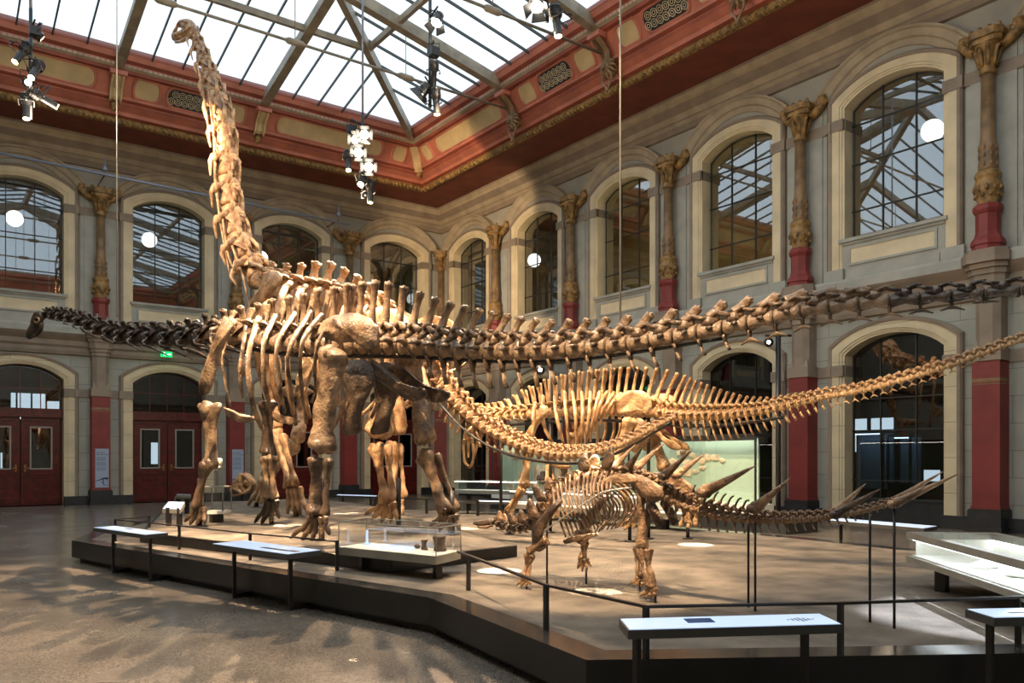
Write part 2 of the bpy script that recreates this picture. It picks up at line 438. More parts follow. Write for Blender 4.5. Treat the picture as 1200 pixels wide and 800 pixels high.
def ring(name, prof, m, label, cat='trim', n0=0, mi=None, closed=False, mats=None, mis=None):
    """moulding swept round the room: prof = [(distance from the walls, height)], mitred in the corners"""
    mb = MB(); rows = []
    for d, z in prof:
        rows.append([Vector((-d, -d, z)), Vector((-d, -L + d, z)), Vector((-W + d, -L + d, z)), Vector((-W + d, -d, z))])
    for i in range(len(rows) - 1):
        for j in range(4):
            mb.add([rows[i][j], rows[i][(j + 1) % 4], rows[i + 1][(j + 1) % 4], rows[i + 1][j]], [(0, 1, 2, 3)], False, mis[i] if mis else 0)
    o = mb.build(name, mats or m, fix=False)
    return tag(o, label, cat, kind='structure')

ring('trim_1', [(0, 5.35), (.1, 5.38), (.14, 5.5), (.14, 5.62), (.2, 5.7), (.2, 5.86), (.36, 6.02), (.42, 6.1), (.42, 6.3), (.38, 6.38), (0, 6.42)],
     M['tan'], 'taupe string course ledge between the two storeys', mats=[M['brown'], M['grey']], mis=[0, 0, 0, 0, 0, 0, 0, 1, 1, 1])
ring('trim_2', [(0, 12.2), (.1, 12.22), (.1, 12.42), (.2, 12.5), (.2, 12.56), (.3, 12.7), (.45, 12.85), (.5, 12.9), (.5, 13.0), (.62, 13.1), (.62, 13.2)],
     M['brown'], 'taupe wall cornice just below the rust red soffit', mats=[M['brown'], M['tan']], mis=[0, 0, 1, 0, 1, 0, 0, 1, 1, 0])
ring('ceiling_soffit', [(.55, 13.18), (2.25, 13.18)], M['soffit'], 'rust red soffit projecting round the hall', 'soffit')
mbs = MB()
ring('trim_3', [(2.2, 13.2), (2.3, 13.12), (2.42, 13.16), (2.46, 13.26), (2.42, 13.34)], M['gold'], 'gilded rope moulding along the edge of the soffit')
ring('trim_4', [(2.42, 13.34), (2.55, 13.38), (2.58, 13.5), (2.78, 13.62), (2.82, 13.70), (2.80, 13.74), (2.92, 13.80), (2.94, 13.88), (2.90, 13.9)], M['salmon'],
     'salmon stepped moulding under the frieze', mats=[M['salmon'], M['salmon2']], mis=[1, 0, 0, 1, 0, 1, 0, 0])
ring('trim_5', [(2.9, 13.9), (3.32, 14.48)], M['salmon'], 'salmon red sloping frieze below the glass roof')
ring('trim_6', [(3.3, 14.46), (3.5, 14.46), (3.52, 14.56), (3.62, 14.62), (3.62, 14.72), (3.74, 14.80), (3.82, 14.96), (3.82, 15.02), (3.7, 15.1)], M['salmon'],
     'salmon eaves moulding with dentils at the foot of the glass roof', mats=[M['salmon'], M['salmon2'], M['tan']], mis=[1, 1, 2, 0, 1, 0, 0, 0])
# rope twists on the gilded moulding and dentils on the eaves moulding (pattern of one moulding each)
def along_ring(d, step):
    for a, b in (((-d, -d), (-d, -L + d)), ((-W + d, -d), (-d, -d))):
        ln = math.hypot(b[0] - a[0], b[1] - a[1]); k = int(ln / step)
        for i in range(k):
            t = (i + .5) / k; yield Vector((a[0] + (b[0] - a[0]) * t, a[1] + (b[1] - a[1]) * t, 0)), (Vector((b[0] - a[0], b[1] - a[1], 0)) / ln)
mb = MB()
for p, t in along_ring(2.4, .17):
    n = Vector((-1, 0, 0)) if abs(t.y) > .5 else Vector((0, -1, 0))
    q = p + Vector((0, 0, 13.2)); mb.tube([q - t * .07 - n * .02 + Vector((0, 0, .07)), q + n * .06, q + t * .07 - n * .02 - Vector((0, 0, .09))], [.035, .05, .035], 5)
tag(mb.build('trim_7', M['gold'], fix=False), 'twisted gilded strands of the rope moulding', 'trim', kind='structure')
mb = MB()
for p, t in along_ring(3.58, .16):
    mb.box(tuple(p + Vector((-.05, -.05, 14.6))), tuple(p + Vector((.05, .05, 14.69))))
tag(mb.build('trim_8', M['tan'], fix=False), 'row of small tan dentils under the eaves moulding', 'trim', kind='structure')

# ---- frieze ornaments: beige panels, grilles, consoles
FR0, FR1 = Vector((2.9, 13.9)), Vector((3.32, 14.48))           # (d, z) foot and head of the sloping frieze
FRN = Vector((.58, -.42)).normalized()                            # its normal (d, z)
def fr(fn, s, t, h=0):
    q = FR0 + (FR1 - FR0) * t + FRN * h; return fn(s, q.x, q.y)
def frieze_panel(name, fn, s0, s1, endr, m, label, cat, frame=True, lo=.02, hi=.99):
    def oval(inset):
        pts = []; n = 8; w = (s1 - s0)
        e = endr
        a, b = s0 + inset, s1 - inset; l, h = lo + inset * 1.2, hi - inset * 1.2
        for i in range(n + 1):
            th = PI / 2 - PI * i / n; pts.append((b - e + e * math.cos(th), (l + h) / 2 + (h - l) / 2 * math.sin(th)))
        for i in range(n + 1):
            th = -PI / 2 - PI * i / n; pts.append((a + e + e * math.cos(th), (l + h) / 2 + (h - l) / 2 * math.sin(th)))
        return pts
    r = thing(name, label, cat, tuple(fr(fn, (s0 + s1) / 2, .1)), kind='structure')
    mb = MB(); o = oval(.05); mb.add([fr(fn, s, t, .02) for s, t in o], [list(range(len(o)))]); mb.build('panel_field', m, r, fix=False)
    mb = MB()
    for i0, i1, h0, h1 in ((0.07, .05, .02, .05), (.05, .0, .05, .05), (.0, -.03, .05, 0)):
        A, B = oval(i0), oval(i1); k = len(A)
        mb.add([fr(fn, s, t, h0) for s, t in A] + [fr(fn, s, t, h1) for s, t in B], [(j, (j + 1) % k, k + (j + 1) % k, k + j) for j in range(k)])
    mb.build('panel_moulding', M['salmon'], r, fix=False)
    return r
def grille(fn, s, label):
    r = frieze_panel('vent_grille', fn, s - .86, s + .86, .22, M['black'], label, 'grille')
    mb = MB(); a = (fr(fn, s + 1, .5) - fr(fn, s, .5)).normalized(); b = (fr(fn, s, 1) - fr(fn, s, 0)).normalized()
    for row, t in enumerate((.34, .68)):
        for k in range(-3, 4):
            ss = s + k * .225 + (.11 if row else 0)
            if abs(ss - s) > .74: continue
            c = fr(fn, ss, t, .05)
            for rad in (.108, .05):
                mb.tube([c + a * (rad * math.cos(q * PI / 6)) + b * (rad * math.sin(q * PI / 6)) for q in range(12)], .011, 4, closed=True)
    mb.build('ring_lattice', M['cream'], r)
for nm, fn, nb, side in (('R', Rw, NR - 1, 'right wall'), ('B', Bw, NB - 1, 'back wall')):
    for b in range(nb):
        c = (b + .5) * BAY
        ordn = ['next to the corner', 'second from the corner', 'third from the corner', 'fourth from the corner', 'fifth from the corner', 'sixth from the corner', 'seventh from the corner'][b]
        if b == 0:
            frieze_panel('trim_panel', fn, 3.62, 4.3, .1, M['beige'], f'short beige frieze panel above the {side}, next to the corner', 'panel')
        elif (b >= 2) if nm == 'R' else (b % 2 == 0):
            grille(fn, c, f'round patterned vent grille in the {side} frieze, {ordn}')
            for e, sg in ((-1, 'corner side'), (1, 'far side')):
                s0, s1 = sorted((c + e * 1.02, c + e * 1.92))
                frieze_panel('trim_panel', fn, s0, s1, .12, M['beige'], f'short beige panel on the {sg} of the {side} vent grille, {ordn}', 'panel')
        else:
            s0 = 4.7 if b == 1 else c - 1.85
            frieze_panel('trim_panel', fn, s0, c + 1.85, .2, M['beige'], f'long beige frieze panel above the {side}, bay {ordn}', 'panel')

def console(fn, s, label, lion):
    r = thing('frieze_console', label, 'console', tuple(fr(fn, s, 0)), kind='structure')
    mb = MB()
    for e in (-.16, .16):
        P = [fr(fn, s + e, t, h) for t, h in ((1.0, .28), (.85, .26), (.6, .2), (.35, .16), (.15, .2), (0, .24), (-.15, .2), (-.3, .1))]
        mb.tube(P, [.04] * len(P), 6)
    P = [fr(fn, s, t, h) for t, h in ((1.0, .2), (.85, .19), (.6, .13), (.35, .09), (.15, .13), (0, .16), (-.15, .12))]
    mb.tube(P, [.15] * len(P), 4, .55, ref=fn(1, 0, 0) - fn(0, 0, 0), smooth=False); mb.build('scroll', M['beige'] if not lion else M['column'], r)
    mb = MB(); q0 = fr(fn, s - .26, .98, .02); q1 = fr(fn, s + .26, 1.08, .36)
    mb.box([min(a, b) for a, b in zip(q0, q1)], [max(a, b) for a, b in zip(q0, q1)]); mb.build('console_cap', M['salmon'], r)
    mb = MB(); c = fr(fn, s, -.42, .1); mb.ball(c, (.13, .13, .13), 8, 6); mb.ball(c - Vector((0, 0, .14)), (.08, .08, .1), 8, 6); mb.build('console_drop', M['gold'], r)
    if lion:
        mb = MB(); c = fr(fn, s, -.22, .3); out = fn(0, 1, 0) - fn(0, 0, 0); al = fn(1, 0, 0) - fn(0, 0, 0); up = Vector((0, 0, 1))
        mb.ball(c, .2, 10, 8); mb.ball(c + out * .17 - up * .05, (.11, .11, .09), 8, 6); mb.ball(c + out * .2 - up * .13, (.07, .07, .04), 8, 6)
        for k in range(12):
            th = 2 * PI * k / 12
            d = al * math.cos(th) + up * math.sin(th)
            mb.tube([c + d * .13 + out * .08, c + d * .26, c + d * .30 - out * .12 - up * .06], [.06, .06, .02], 5)
        for e in (-1, 1):
            mb.ball(c + out * .15 + al * (.07 * e) + up * .06, .03, 6, 4); mb.ball(c + al * (.13 * e) + up * .2, .05, 6, 4)
        P = [c + al * x - up * y for x, y in ((-.16, .2), (-.2, .4), (-.06, .62), (0, .75), (.06, .62), (.2, .4), (.16, .2))]
        mb.tube(cat_rom(P, 3), .035, 5)
        mb.build('lion_head', M['column'], r)
    return r
ORD = ['in the corner', 'first from the corner', 'second from the corner', 'third from the corner', 'fourth from the corner', 'fifth from the corner', 'sixth from the corner', 'seventh from the corner']
for b in range(2, NR):
    console(Rw, b * BAY, f'lion head console holding a tie rod above the right wall, {ORD[b]}', True)
for b in range(2, NB):
    console(Bw, b * BAY, f'beige scroll console with gilded drop above the back wall, {ORD[b]}', False)
mb = MB(); q = 3.15
r = thing('frieze_console', 'red and beige scroll console set in the corner of the frieze', 'console', (-q, -q, 13.9), kind='structure')
mb.tube([Vector((-2.75 - t * .55 - h, -2.75 - t * .55 - h, 13.72 + t * .75)) for t, h in ((0, .18), (.2, .22), (.45, .16), (.7, .14), (1, .2))], .17, 4, .6, ref=(1, -1, 0), smooth=False); mb.build('scroll', M['beige'], r)
mb = MB(); mb.ball((-2.9, -2.9, 13.62), .14, 8, 6); mb.build('console_drop', M['gold'], r)

# ---- glass roof (shallow hipped skylight)
E0, Z0, PIT = 3.74, 15.02, .215
def roofz(d): return Z0 + (d - E0) * PIT
RD = W / 2                                                        # ridge distance from the long walls
def roof_pt(fn, s, d): return fn(s, d, roofz(d))
r = thing('ceiling', 'hipped skylight of opal glass panes in steel rafters over the hall', 'skylight', (0, 0, Z0), kind='structure')
x0, x1, y0, y1 = -W + E0, -E0, -L + E0, -E0; xm = -RD; zr = roofz(RD); yr0, yr1 = -L + RD, -RD
for tri in ([(x1, y1, Z0), (x1, y0, Z0), (xm, yr0, zr), (xm, yr1, zr)], [(x0, y0, Z0), (x0, y1, Z0), (xm, yr1, zr), (xm, yr0, zr)],
            [(x0, y1, Z0), (x1, y1, Z0), (xm, yr1, zr)], [(x1, y0, Z0), (x0, y0, Z0), (xm, yr0, zr)]):
    mb = MB(); mb.add(tri, [list(range(len(tri)))]); mb.build('glass_slope', M['sky_glass'], r, fix=False)
def bar(mb, a, b, w, h, mi=None):
    a, b = Vector(a), Vector(b); t = (b - a).normalized(); sd = t.cross(Vector((0, 0, 1))).normalized() * w / 2; dn = sd.normalized().cross(t) * h
    if dn.z > 0: dn = -dn
    mb.add([a - sd, a + sd, b + sd, b - sd, a - sd + dn, a + sd + dn, b + sd + dn, b - sd + dn], [(0, 1, 2, 3), (7, 6, 5, 4), (0, 4, 5, 1), (1, 5, 6, 2), (2, 6, 7, 3), (3, 7, 4, 0)], False, mi)
mbb = MB()
def slope_run(fn, ln):
    """(s, top distance) for lines running up a slope whose wall is ln long"""
    for side in (0,): pass
nbars = 5
for fn, ln in ((Rw, L), (Bw, W)):
    k = int(ln / BAY)
    for b in range(k):
        for i in range(nbars):
            s = (b + i / nbars) * BAY
            if s <= E0 + .2 or s >= ln - E0 - .2: continue
            top = min(s, ln - s, RD)
            if i == 0 and s < 6: continue
            if i == 0:
                m2 = MB(); bar(m2, roof_pt(fn, s, E0 - .15) - Vector((0, 0, .05)), roof_pt(fn, s, top) - Vector((0, 0, .05)), .2, .34); bar(m2, roof_pt(fn, s, E0 - .15) - Vector((0, 0, .4)), roof_pt(fn, s, top) - Vector((0, 0, .4)), .3, .05)
                m2.build('rafter', M['steel'], r)
            else:
                bar(mbb, roof_pt(fn, s, E0) - Vector((0, 0, .02)), roof_pt(fn, s, top) - Vector((0, 0, .02)), .045, .09)
for sx in (-1, 1):                                                # the far long slope and the slope behind the viewer, simpler
    pass
for b in range(1, NR):
    s = b * BAY; top = min(s, L - s, RD)
    if s < E0 + .2 or s > L - E0 - .2: continue
    m2 = MB(); A = Vector((-W + E0, -s, Z0 - .05)); B = Vector((-W + top, -s, roofz(top) - .05)); bar(m2, A, B, .2, .34); m2.build('rafter', M['steel'], r)
for i in range(1, NR * nbars):
    s = i * BAY / nbars; top = min(s, L - s, RD)
    if i % nbars == 0 or s < E0 + .2 or s > L - E0 - .2: continue
    bar(mbb, (-W + E0, -s, Z0 - .02), (-W + top, -s, roofz(top) - .02), .045, .09)
mbb.build('glazing_bars', M['bar'], r, fix=False)
for c0, c1 in (((-E0, -E0, Z0), (-RD, -RD, zr)), ((-W + E0, -E0, Z0), (-RD, -RD, zr)), ((-E0, -L + E0, Z0), (-RD, -L + RD, zr)), ((-W + E0, -L + E0, Z0), (-RD, -L + RD, zr)), ((-RD, -RD, zr), (-RD, -L + RD, zr))):
    m2 = MB(); bar(m2, Vector(c0) - Vector((0, 0, .06)), Vector(c1) - Vector((0, 0, .06)), .22, .36); m2.build('hip_rafter', M['steel'], r)
for d in (7.55, 11.3):
    for fn, ln in ((Rw, L), (Bw, W)):
        m2 = MB(); bar(m2, roof_pt(fn, d, d) - Vector((0, 0, .1)), roof_pt(fn, ln - d, d) - Vector((0, 0, .1)), .14, .2); m2.build('purlin', M['steel'], r)
m2 = MB(); z = roofz(7.55)
mb = MB(); mb.box((-E0 - .1, -L + E0, Z0 - .05), (-E0 + .05, -E0, Z0 + .1)); mb.box((-W + E0, -E0 - .1, Z0 - .05), (-E0, -E0 + .05, Z0 + .1)); mb.build('eaves_beam', M['salmon2'], r)
# roof edge: closes the gap between eaves and walls
mb = MB()
for a, b in (((-W - .3, -L - .3), (-W + E0, .3)), ((-E0, -L - .3), (.6, .6)), ((-W, -E0), (0, .6)), ((-W, -L - .3), (0, -L + E0))):
    mb.box((a[0], a[1], 15.06), (b[0], b[1], 15.2))
mb.box((0, -L - .3, 13.18), (.6, .6, 15.2)); mb.box((-W - .3, 0, 13.18), (0.6, .6, 15.2)); mb.box((-W - .3, -L - .3, 13.18), (-W, .3, 15.2)); mb.box((-W, -L - .3, 13.18), (0, -L, 15.2))
tag(mb.build('ceiling_edge', M['salmon2'], fix=False), 'solid roof edge above the frieze all round the skylight', 'ceiling', kind='structure')

# ---- tie rods
for b in range(2, NR - 1):
    y = -b * BAY; z = 13.93
    r = thing('tie_rod', f'thin steel tie rod across the hall from the lion console, {ORD[b]}', 'rod', (-RD, y, z), kind='structure')
    mb = MB(); mb.tube([(-3.3, y, z), (-W + 3.3, y, z)], .045, 8); mb.build('rod', M['steel'], r)
    for x in (-7.3, -11.0, -14.6, -18.2, -21.9):
        m2 = MB(); m2.tube([(x - .3, y, z), (x - .26, y, z), (x - .2, y, z), (x + .2, y, z), (x + .26, y, z), (x + .3, y, z)], [.045, .07, .1, .1, .07, .045], 8); m2.build('turnbuckle', M['steel'], r)
        m2 = MB(); m2.tube([(x, y, z), (x, y, roofz(min(-x, W + x)) - .2)], .016, 6); m2.build('hanger', M['steel'], r)

# ---- windows and doors -----------------------------------------------------
def face_fan(o, off, d, n=16, zb=None):
    pts = outline(o, off, n, zb); return [Vector((u, d, z)) for u, z in pts]
def muntins(mb, o, xs, zs, d, w=.028, depth=.05, zb=None):
    zb = o['zb'] if zb is None else zb
    for x in xs: mb.box((x - w / 2, d - depth / 2, zb), (x + w / 2, d + depth / 2, arch_z(x, o) + .02))
    for z in zs: mb.box((-o['hw'], d - depth / 2, z - w / 2), (o['hw'], d + depth / 2, z + w / 2))
def surround(r, o, zb, hood=None):
    mb = MB(); band(mb, o, [(0, 0), (0, .05), (.06, .05), (.06, .08), (.12, .08), (.12, .11), (.34, .11), (.34, 0)], zb); mb.build('cream_surround', M['creamlo'] if zb < 2 else M['cream'], r, fix=False)
    mb = MB(); band(mb, o, [(.34, 0), (.34, .14), (.42, .16), (.46, .1), (.46, 0)], zb); mb.build('taupe_moulding', M['brown'], r, fix=False)
    mb = MB()
    for e in (-1, 1):
        z0 = 10.44 if zb > 2 else 3.87
        for a, b, c in ((0, .355, .135), (.34, .48, .17), (.48, 1.1, .03)):
            x0, x1 = sorted((e * (o['hw'] + a), e * (o['hw'] + b))); mb.box((x0, -.4 if a == 0 else 0, z0), (x1, c, z0 + .29))
        x0, x1 = sorted((e * (o['hw'] - .004), e * o['hw'])); mb.box((x0, -.44, z0), (x1, 0, z0 + .29))
    mb.build('impost_band', M['brown'], r)
    mb = MB()
    if zb > 2:
        q = dict(hw=1.92, zb=11.5, zs=11.52, rise=.88)
        band(mb, q, [(-.42, .0), (-.4, .04), (-.24, .07), (-.2, .14), (-.04, .2), (0, .26), (.06, .26), (.07, 0)], 11.3); mb.build('hood_mould', M['tan'], r, fix=False)
def glaze(r, o, d, m, zb=None):
    mb = MB(); pts = face_fan(o, 0, d, 16, zb); mb.add(pts, [list(range(len(pts)))]); mb.build('glass_pane', m, r, fix=False)

wp = thing('window_1', 'x', 'window', kind='structure')
surround(wp, UP, 6.42)
glaze(wp, UP, -.34, M['win_glass'])
mb = MB(); muntins(mb, UP, (-.44, .44), (8.3, 9.55, 10.6), -.33); band(mb, UP, [(-.06, -.3), (-.06, -.36), (0, -.36)]); mb.build('muntin_grid', M['muntin'], wp, fix=False)
mb = MB(); mb.box((-1.34, -.44, 7.34), (1.34, .1, 7.47)); mb.box((-1.42, -.05, 7.41), (1.42, .16, 7.50)); mb.box((-1.34, -.05, 6.42), (1.34, .06, 7.34)); mb.box((-1.22, .05, 6.42), (1.22, .1, 6.66)); mb.build('window_sill', M['grey'], wp)
mb = MB()
for a, b in (((-1.16, .06, 6.78), (1.16, .1, 6.84)), ((-1.16, .06, 7.22), (1.16, .1, 7.28)), ((-1.16, .06, 6.84), (-1.1, .1, 7.22)), ((1.1, .06, 6.84), (1.16, .1, 7.22))): mb.box(a, b)
mb.build('panel_frame', M['grey'], wp)
mb = MB(); mb.box((-1.1, .05, 6.84), (1.1, .075, 7.22)); mb.build('sill_panel', M['cream'], wp)
mb = MB()
for e in (-1, 1):
    x0, x1 = sorted((e * 1.28, e * 1.82)); mb.box((x0, 0, 6.42), (x1, .17, 6.72))
mb.build('plinth_block', M['grey'], wp)
RR, RB = PI / 2, PI
BO = ['nearest the corner', 'second from the corner', 'third from the corner', 'fourth from the corner', 'fifth from the corner', 'sixth from the corner', 'seventh from the corner', 'eighth from the corner']
nwin = 1
for b in range(NR):
    r = wp if (b == 0) else dup(wp, (0, 0, 0)); r.name = f'window_{nwin}'; nwin += 1
    r['label'] = f'arched upper window with cream surround, right wall, {BO[b]}'
    wp_root = r; r.location = Rw((b + .5) * BAY, 0, 0); r.rotation_euler = (0, 0, RR)
    if b == 0: first = r
for b in range(NB):
    r = dup(first, Bw((b + .5) * BAY, 0, 0), RB, f'arched upper window with cream surround, back wall, {BO[b]}'); r.name = f'window_{nwin}'; nwin += 1
lw = thing('window_20', 'x', 'window', kind='structure')
surround(lw, LOW, .3)
glaze(lw, LOW, -.34, M['dark_glass'])
mb = MB(); muntins(mb, LOW, (-.44, .5), (1.1, 2.42, 3.25), -.33); band(mb, LOW, [(-.06, -.3), (-.06, -.36), (0, -.36)]); mb.build('muntin_grid', M['muntin'], lw, fix=False)
mb = MB(); mb.box((-1.3, -.42, 0), (1.3, -.2, .62)); mb.box((-1.3, -.42, .58), (1.3, -.17, .64)); mb.build('dark_base_panel', M['black'], lw)
for b in range(NR):
    r = lw if b == 0 else dup(lw, (0, 0, 0)); r.name = f'window_{20 + b}'
    r['label'] = f'large arched ground floor window, right wall, {BO[b]}'
    r.location = Rw((b + .5) * BAY, 0, 0); r.rotation_euler = (0, 0, RR)

dr = thing('door_1', 'x', 'door', kind='structure')
surround(dr, DOOR, .3)
mb = MB(); pts = outline(DOOR, 0, 16, 3.42); mb.add([Vector((u, -.34, z)) for u, z in pts], [list(range(len(pts)))]); mb.build('fanlight_glass', M['dark_glass'], dr, fix=False)
mb = MB(); muntins(mb, DOOR, (-.62, 0, .62), (4.15,), -.33, zb=3.3); band(mb, DOOR, [(-.09, -.26), (-.09, -.38), (0, -.38)], 0)
mb.box((-1.3, -.42, 3.2), (1.3, -.2, 3.44)); mb.box((-1.3, -.42, 3.12), (1.3, -.16, 3.2)); mb.build('door_frame', M['door'], dr, fix=False)
for e in (-1, 1):
    mb = MB(); x0, x1 = sorted((e * .015, e * 1.22))
    g0, g1 = sorted((e * .28, e * .98))
    mb.box((x0, -.36, .02), (x1, -.29, 1.30)); mb.box((x0, -.36, 2.78), (x1, -.29, 3.14))
    mb.box((x0, -.36, 1.30), (g0, -.29, 2.78)); mb.box((g1, -.36, 1.30), (x1, -.29, 2.78))
    mb.box((x0 + .1, -.3, .1), (x1 - .1, -.25, .3)); mb.box((x0 + .08, -.3, 1.06), (x1 - .08, -.25, 1.14)); mb.box((x0 + .06, -.3, 2.98), (x1 - .06, -.25, 3.06))
    lf = mb.build('door_leaf', M['door'], dr)
    m2 = MB(); a, b = g0 + .05, g1 - .05
    for p, q in (((a, -.3, .5), (b, -.26, .56)), ((a, -.3, .86), (b, -.26, .92)), ((a, -.3, .56), (a + .06, -.26, .86)), ((b - .06, -.3, .56), (b, -.26, .86))): m2.box(p, q)
    m2.build('raised_panel', M['door'], lf)
    m2 = MB(); m2.add([(g0, -.33, 1.3), (g1, -.33, 1.3), (g1, -.33, 2.78), (g0, -.33, 2.78)], [(0, 1, 2, 3)]); m2.build('door_glass', M['dark_glass'], lf, fix=False)
    m2 = MB()
    for p, q in (((g0, -.3, 1.28), (g1, -.26, 1.33)), ((g0, -.3, 2.75), (g1, -.26, 2.80)), ((g0, -.3, 1.3), (g0 + .05, -.26, 2.78)), ((g1 - .05, -.3, 1.3), (g1, -.26, 2.78))): m2.box(p, q)
    m2.build('pane_frame', M['door_trim'], lf)
    m2 = MB(); x = e * .14; m2.tube([(x, -.27, 1.32), (x, -.2, 1.32), (x + e * .13, -.18, 1.33)], .018, 6); m2.box((x - .03, -.29, 1.2), (x + .03, -.275, 1.45)); m2.build('door_handle', M['brass'], lf)
for b in range(NB):
    r = dr if b == 0 else dup(dr, (0, 0, 0)); r.name = f'door_{b + 1}'
    r['label'] = f'dark red double door with arched fanlight, back wall, {BO[b]}'
    r.location = Bw((b + .5) * BAY, 0, 0); r.rotation_euler = (0, 0, RB)

# ---- piers with columns -----------------------------------------------------
def make_pier():
    r = thing('column', 'x', 'column', kind='structure')
    mb = MB(); mb.box((-.40, 0, .0), (.40, .62, .12)); mb.box((-.36, 0, .12), (.36, .57, .5)); mb.box((-.345, 0, .5), (.345, .55, .53)); mb.build('black_base', M['black'], r)
    mb = MB(); mb.box((-.32, 0, .53), (.32, .50, .6)); mb.box((-.30, 0, .6), (.30, .47, 3.9)); mb.build('red_pier', M['red'], r)
    mb = MB(); mb.box((-.303, 0, 3.42), (.303, .475, 3.5)); mb.box((-.303, 0, 3.36), (.303, .475, 3.385)); mb.build('gold_band', M['column'], r)
    mb = MB(); mb.box((-.33, 0, 3.9), (.33, .5, 4.18))
    P = [(-.27, 0), (-.27, .34), (-.14, .45), (.14, .45), (.27, .34), (.27, 0)]; mb.prism(P, 4.18, 5.42)
    for e in (-1, 1): mb.add([(e * .30, .46, 4.18), (e * .14, .46, 4.18), (e * .30, .3, 4.18), (e * .235, .4, 4.42)], [(0, 1, 3), (1, 2, 3), (2, 0, 3)])
    mb.build('taupe_pilaster', M['brown'], r)
    def oct(w, d): c = w * .42; return [(-w, 0), (-w, d - c), (-w + c, d), (w - c, d), (w, d - c), (w, 0)]
    mb = MB()
    for w, d, z0, z1 in ((.30, .48, 5.36, 5.5), (.34, .52, 5.5, 5.62), (.38, .56, 5.62, 5.85), (.46, .66, 5.98, 6.1), (.52, .74, 6.1, 6.32), (.48, .70, 6.32, 6.40)): mb.prism(oct(w, d), z0, z1)
    mb.prism(oct(.42, .6), 5.85, 5.98); mb.build('bracket_ledge', M['brown'], r)
    mb = MB(); c8 = (0, .36, 0); o8 = PI / 8
    mb.lathe([(.33, 6.4), (.33, 6.5), (.36, 6.52), (.35, 6.62), (.28, 6.72), (.25, 6.82), (.25, 7.22), (.28, 7.26), (.31, 7.32), (.31, 7.40), (.28, 7.44)], c8, 8, False, rot=o8); mb.build('red_pedestal', M['red'], r)
    mb = MB(); mb.lathe([(.24, 7.42), (.21, 7.5), (.24, 7.6), (.285, 7.78), (.28, 7.92), (.24, 8.02), (.26, 8.06), (.28, 8.12), (.25, 8.18), (.21, 8.22)], c8, 16)
    for k in range(10):
        t = 2 * PI * k / 10; p = Vector((math.cos(t) * .27, .36 + math.sin(t) * .27, 7.8)); mb.ball(p, (.06, .06, .08), 6, 5)
        p = Vector((math.cos(t + .3) * .26, .36 + math.sin(t + .3) * .26, 7.64)); mb.ball(p, (.04, .04, .05), 6, 4)
    mb.build('urn', M['gold'], r)
    mb = MB(); mb.lathe([(.2, 8.2), (.19, 8.3), (.185, 8.8), (.17, 8.86), (.155, 8.92), (.14, 10.42)], c8, 16)
    for k in range(8):
        t = 2 * PI * k / 8
        for z in (8.36, 8.56, 8.74): mb.ball((math.cos(t) * .185, .36 + math.sin(t) * .185, z), (.035, .035, .07), 6, 4)
    mb.build('shaft', M['column'], r)
    mb = MB(); mb.lathe([(.14, 10.4), (.175, 10.42), (.175, 10.5), (.15, 10.53), (.155, 10.6), (.17, 10.85), (.22, 11.02), (.26, 11.08), (.26, 11.12)], c8, 16)
    for k in range(8):
        t = 2 * PI * k / 8 + PI / 8; u = Vector((math.cos(t), math.sin(t), 0)); b = Vector((0, .36, 0))
        mb.tube([b + u * .16 + Vector((0, 0, 10.58)), b + u * .2 + Vector((0, 0, 10.8)), b + u * .27 + Vector((0, 0, 10.98)), b + u * .33 + Vector((0, 0, 10.99)), b + u * .33 + Vector((0, 0, 10.92))], [.05, .06, .05, .035, .02], 6, .5)
    mb.prism([(-.3, .0), (-.34, .5), (-.22, .62), (.22, .62), (.34, .5), (.3, 0)], 11.08, 11.2)
    mb.prism([(-.34, .0), (-.38, .52), (-.25, .67), (.25, .67), (.38, .52), (.34, 0)], 11.2, 11.36)
    for e in (-1, 1):
        P = [(e * x, .22, z) for x, z in ((.25, 11.05), (.42, 11.12), (.56, 11.22), (.64, 11.34), (.62, 11.46), (.52, 11.47), (.5, 11.38), (.56, 11.36))]
        mb.tube(P, [.12, .12, .11, .1, .09, .07, .06, .05], 6, 1.3)
        for x in (.1, .3): mb.ball((e * x, .55 - .15 * x, 11.4), (.06, .06, .08), 6, 4)
    mb.box((-.55, 0, 11.16), (.55, .2, 11.44)); mb.build('capital', M['gold'], r)
    mb = MB(); mb.box((-.62, 0, 6.42), (.62, .05, 11.4)); mb.box((-.5, .05, 6.42), (.5, .09, 11.3)); mb.build('wall_strip', M['grey'], r)
    mb = MB(); mb.box((-.635, 0, 10.44), (.635, .1, 10.73)); mb.build('impost_band', M['brown'], r)
    return r
pr = make_pier()
for b in range(1, NR):
    r = pr if b == 1 else dup(pr, (0, 0, 0)); r.location = Rw(b * BAY, 0, 0); r.rotation_euler = (0, 0, RR)
    r['label'] = f'ochre column on a red pier against the right wall, {ORD[b]}'
for b in range(1, NB):
    dup(pr, Bw(b * BAY, 0, 0), RB, f'ochre column on a red pier against the back wall, {ORD[b]}')
dup(pr, (.12, .12, 0), 3 * PI / 4, 'ochre column on a red pier standing in the corner of the two walls')
# baseboards
for i, (fn, nb, nm, op) in enumerate(((Rw, NR, 'right', LOW), (Bw, NB, 'back', DOOR))):
    mb = MB()
    for b in range(nb):
        c = (b + .5) * BAY
        for a, q in ((b * BAY, c - 1.3), (c + 1.3, (b + 1) * BAY)):
            p, w = fn(a, 0, 0), fn(q, .2, .32); mb.box([min(x, y) for x, y in zip(p, w)], [max(x, y) for x, y in zip(p, w)])
    tag(mb.build(f'baseboard_{nm}', M['black']), f'slate black baseboard along the {nm} wall', 'baseboard', kind='structure')

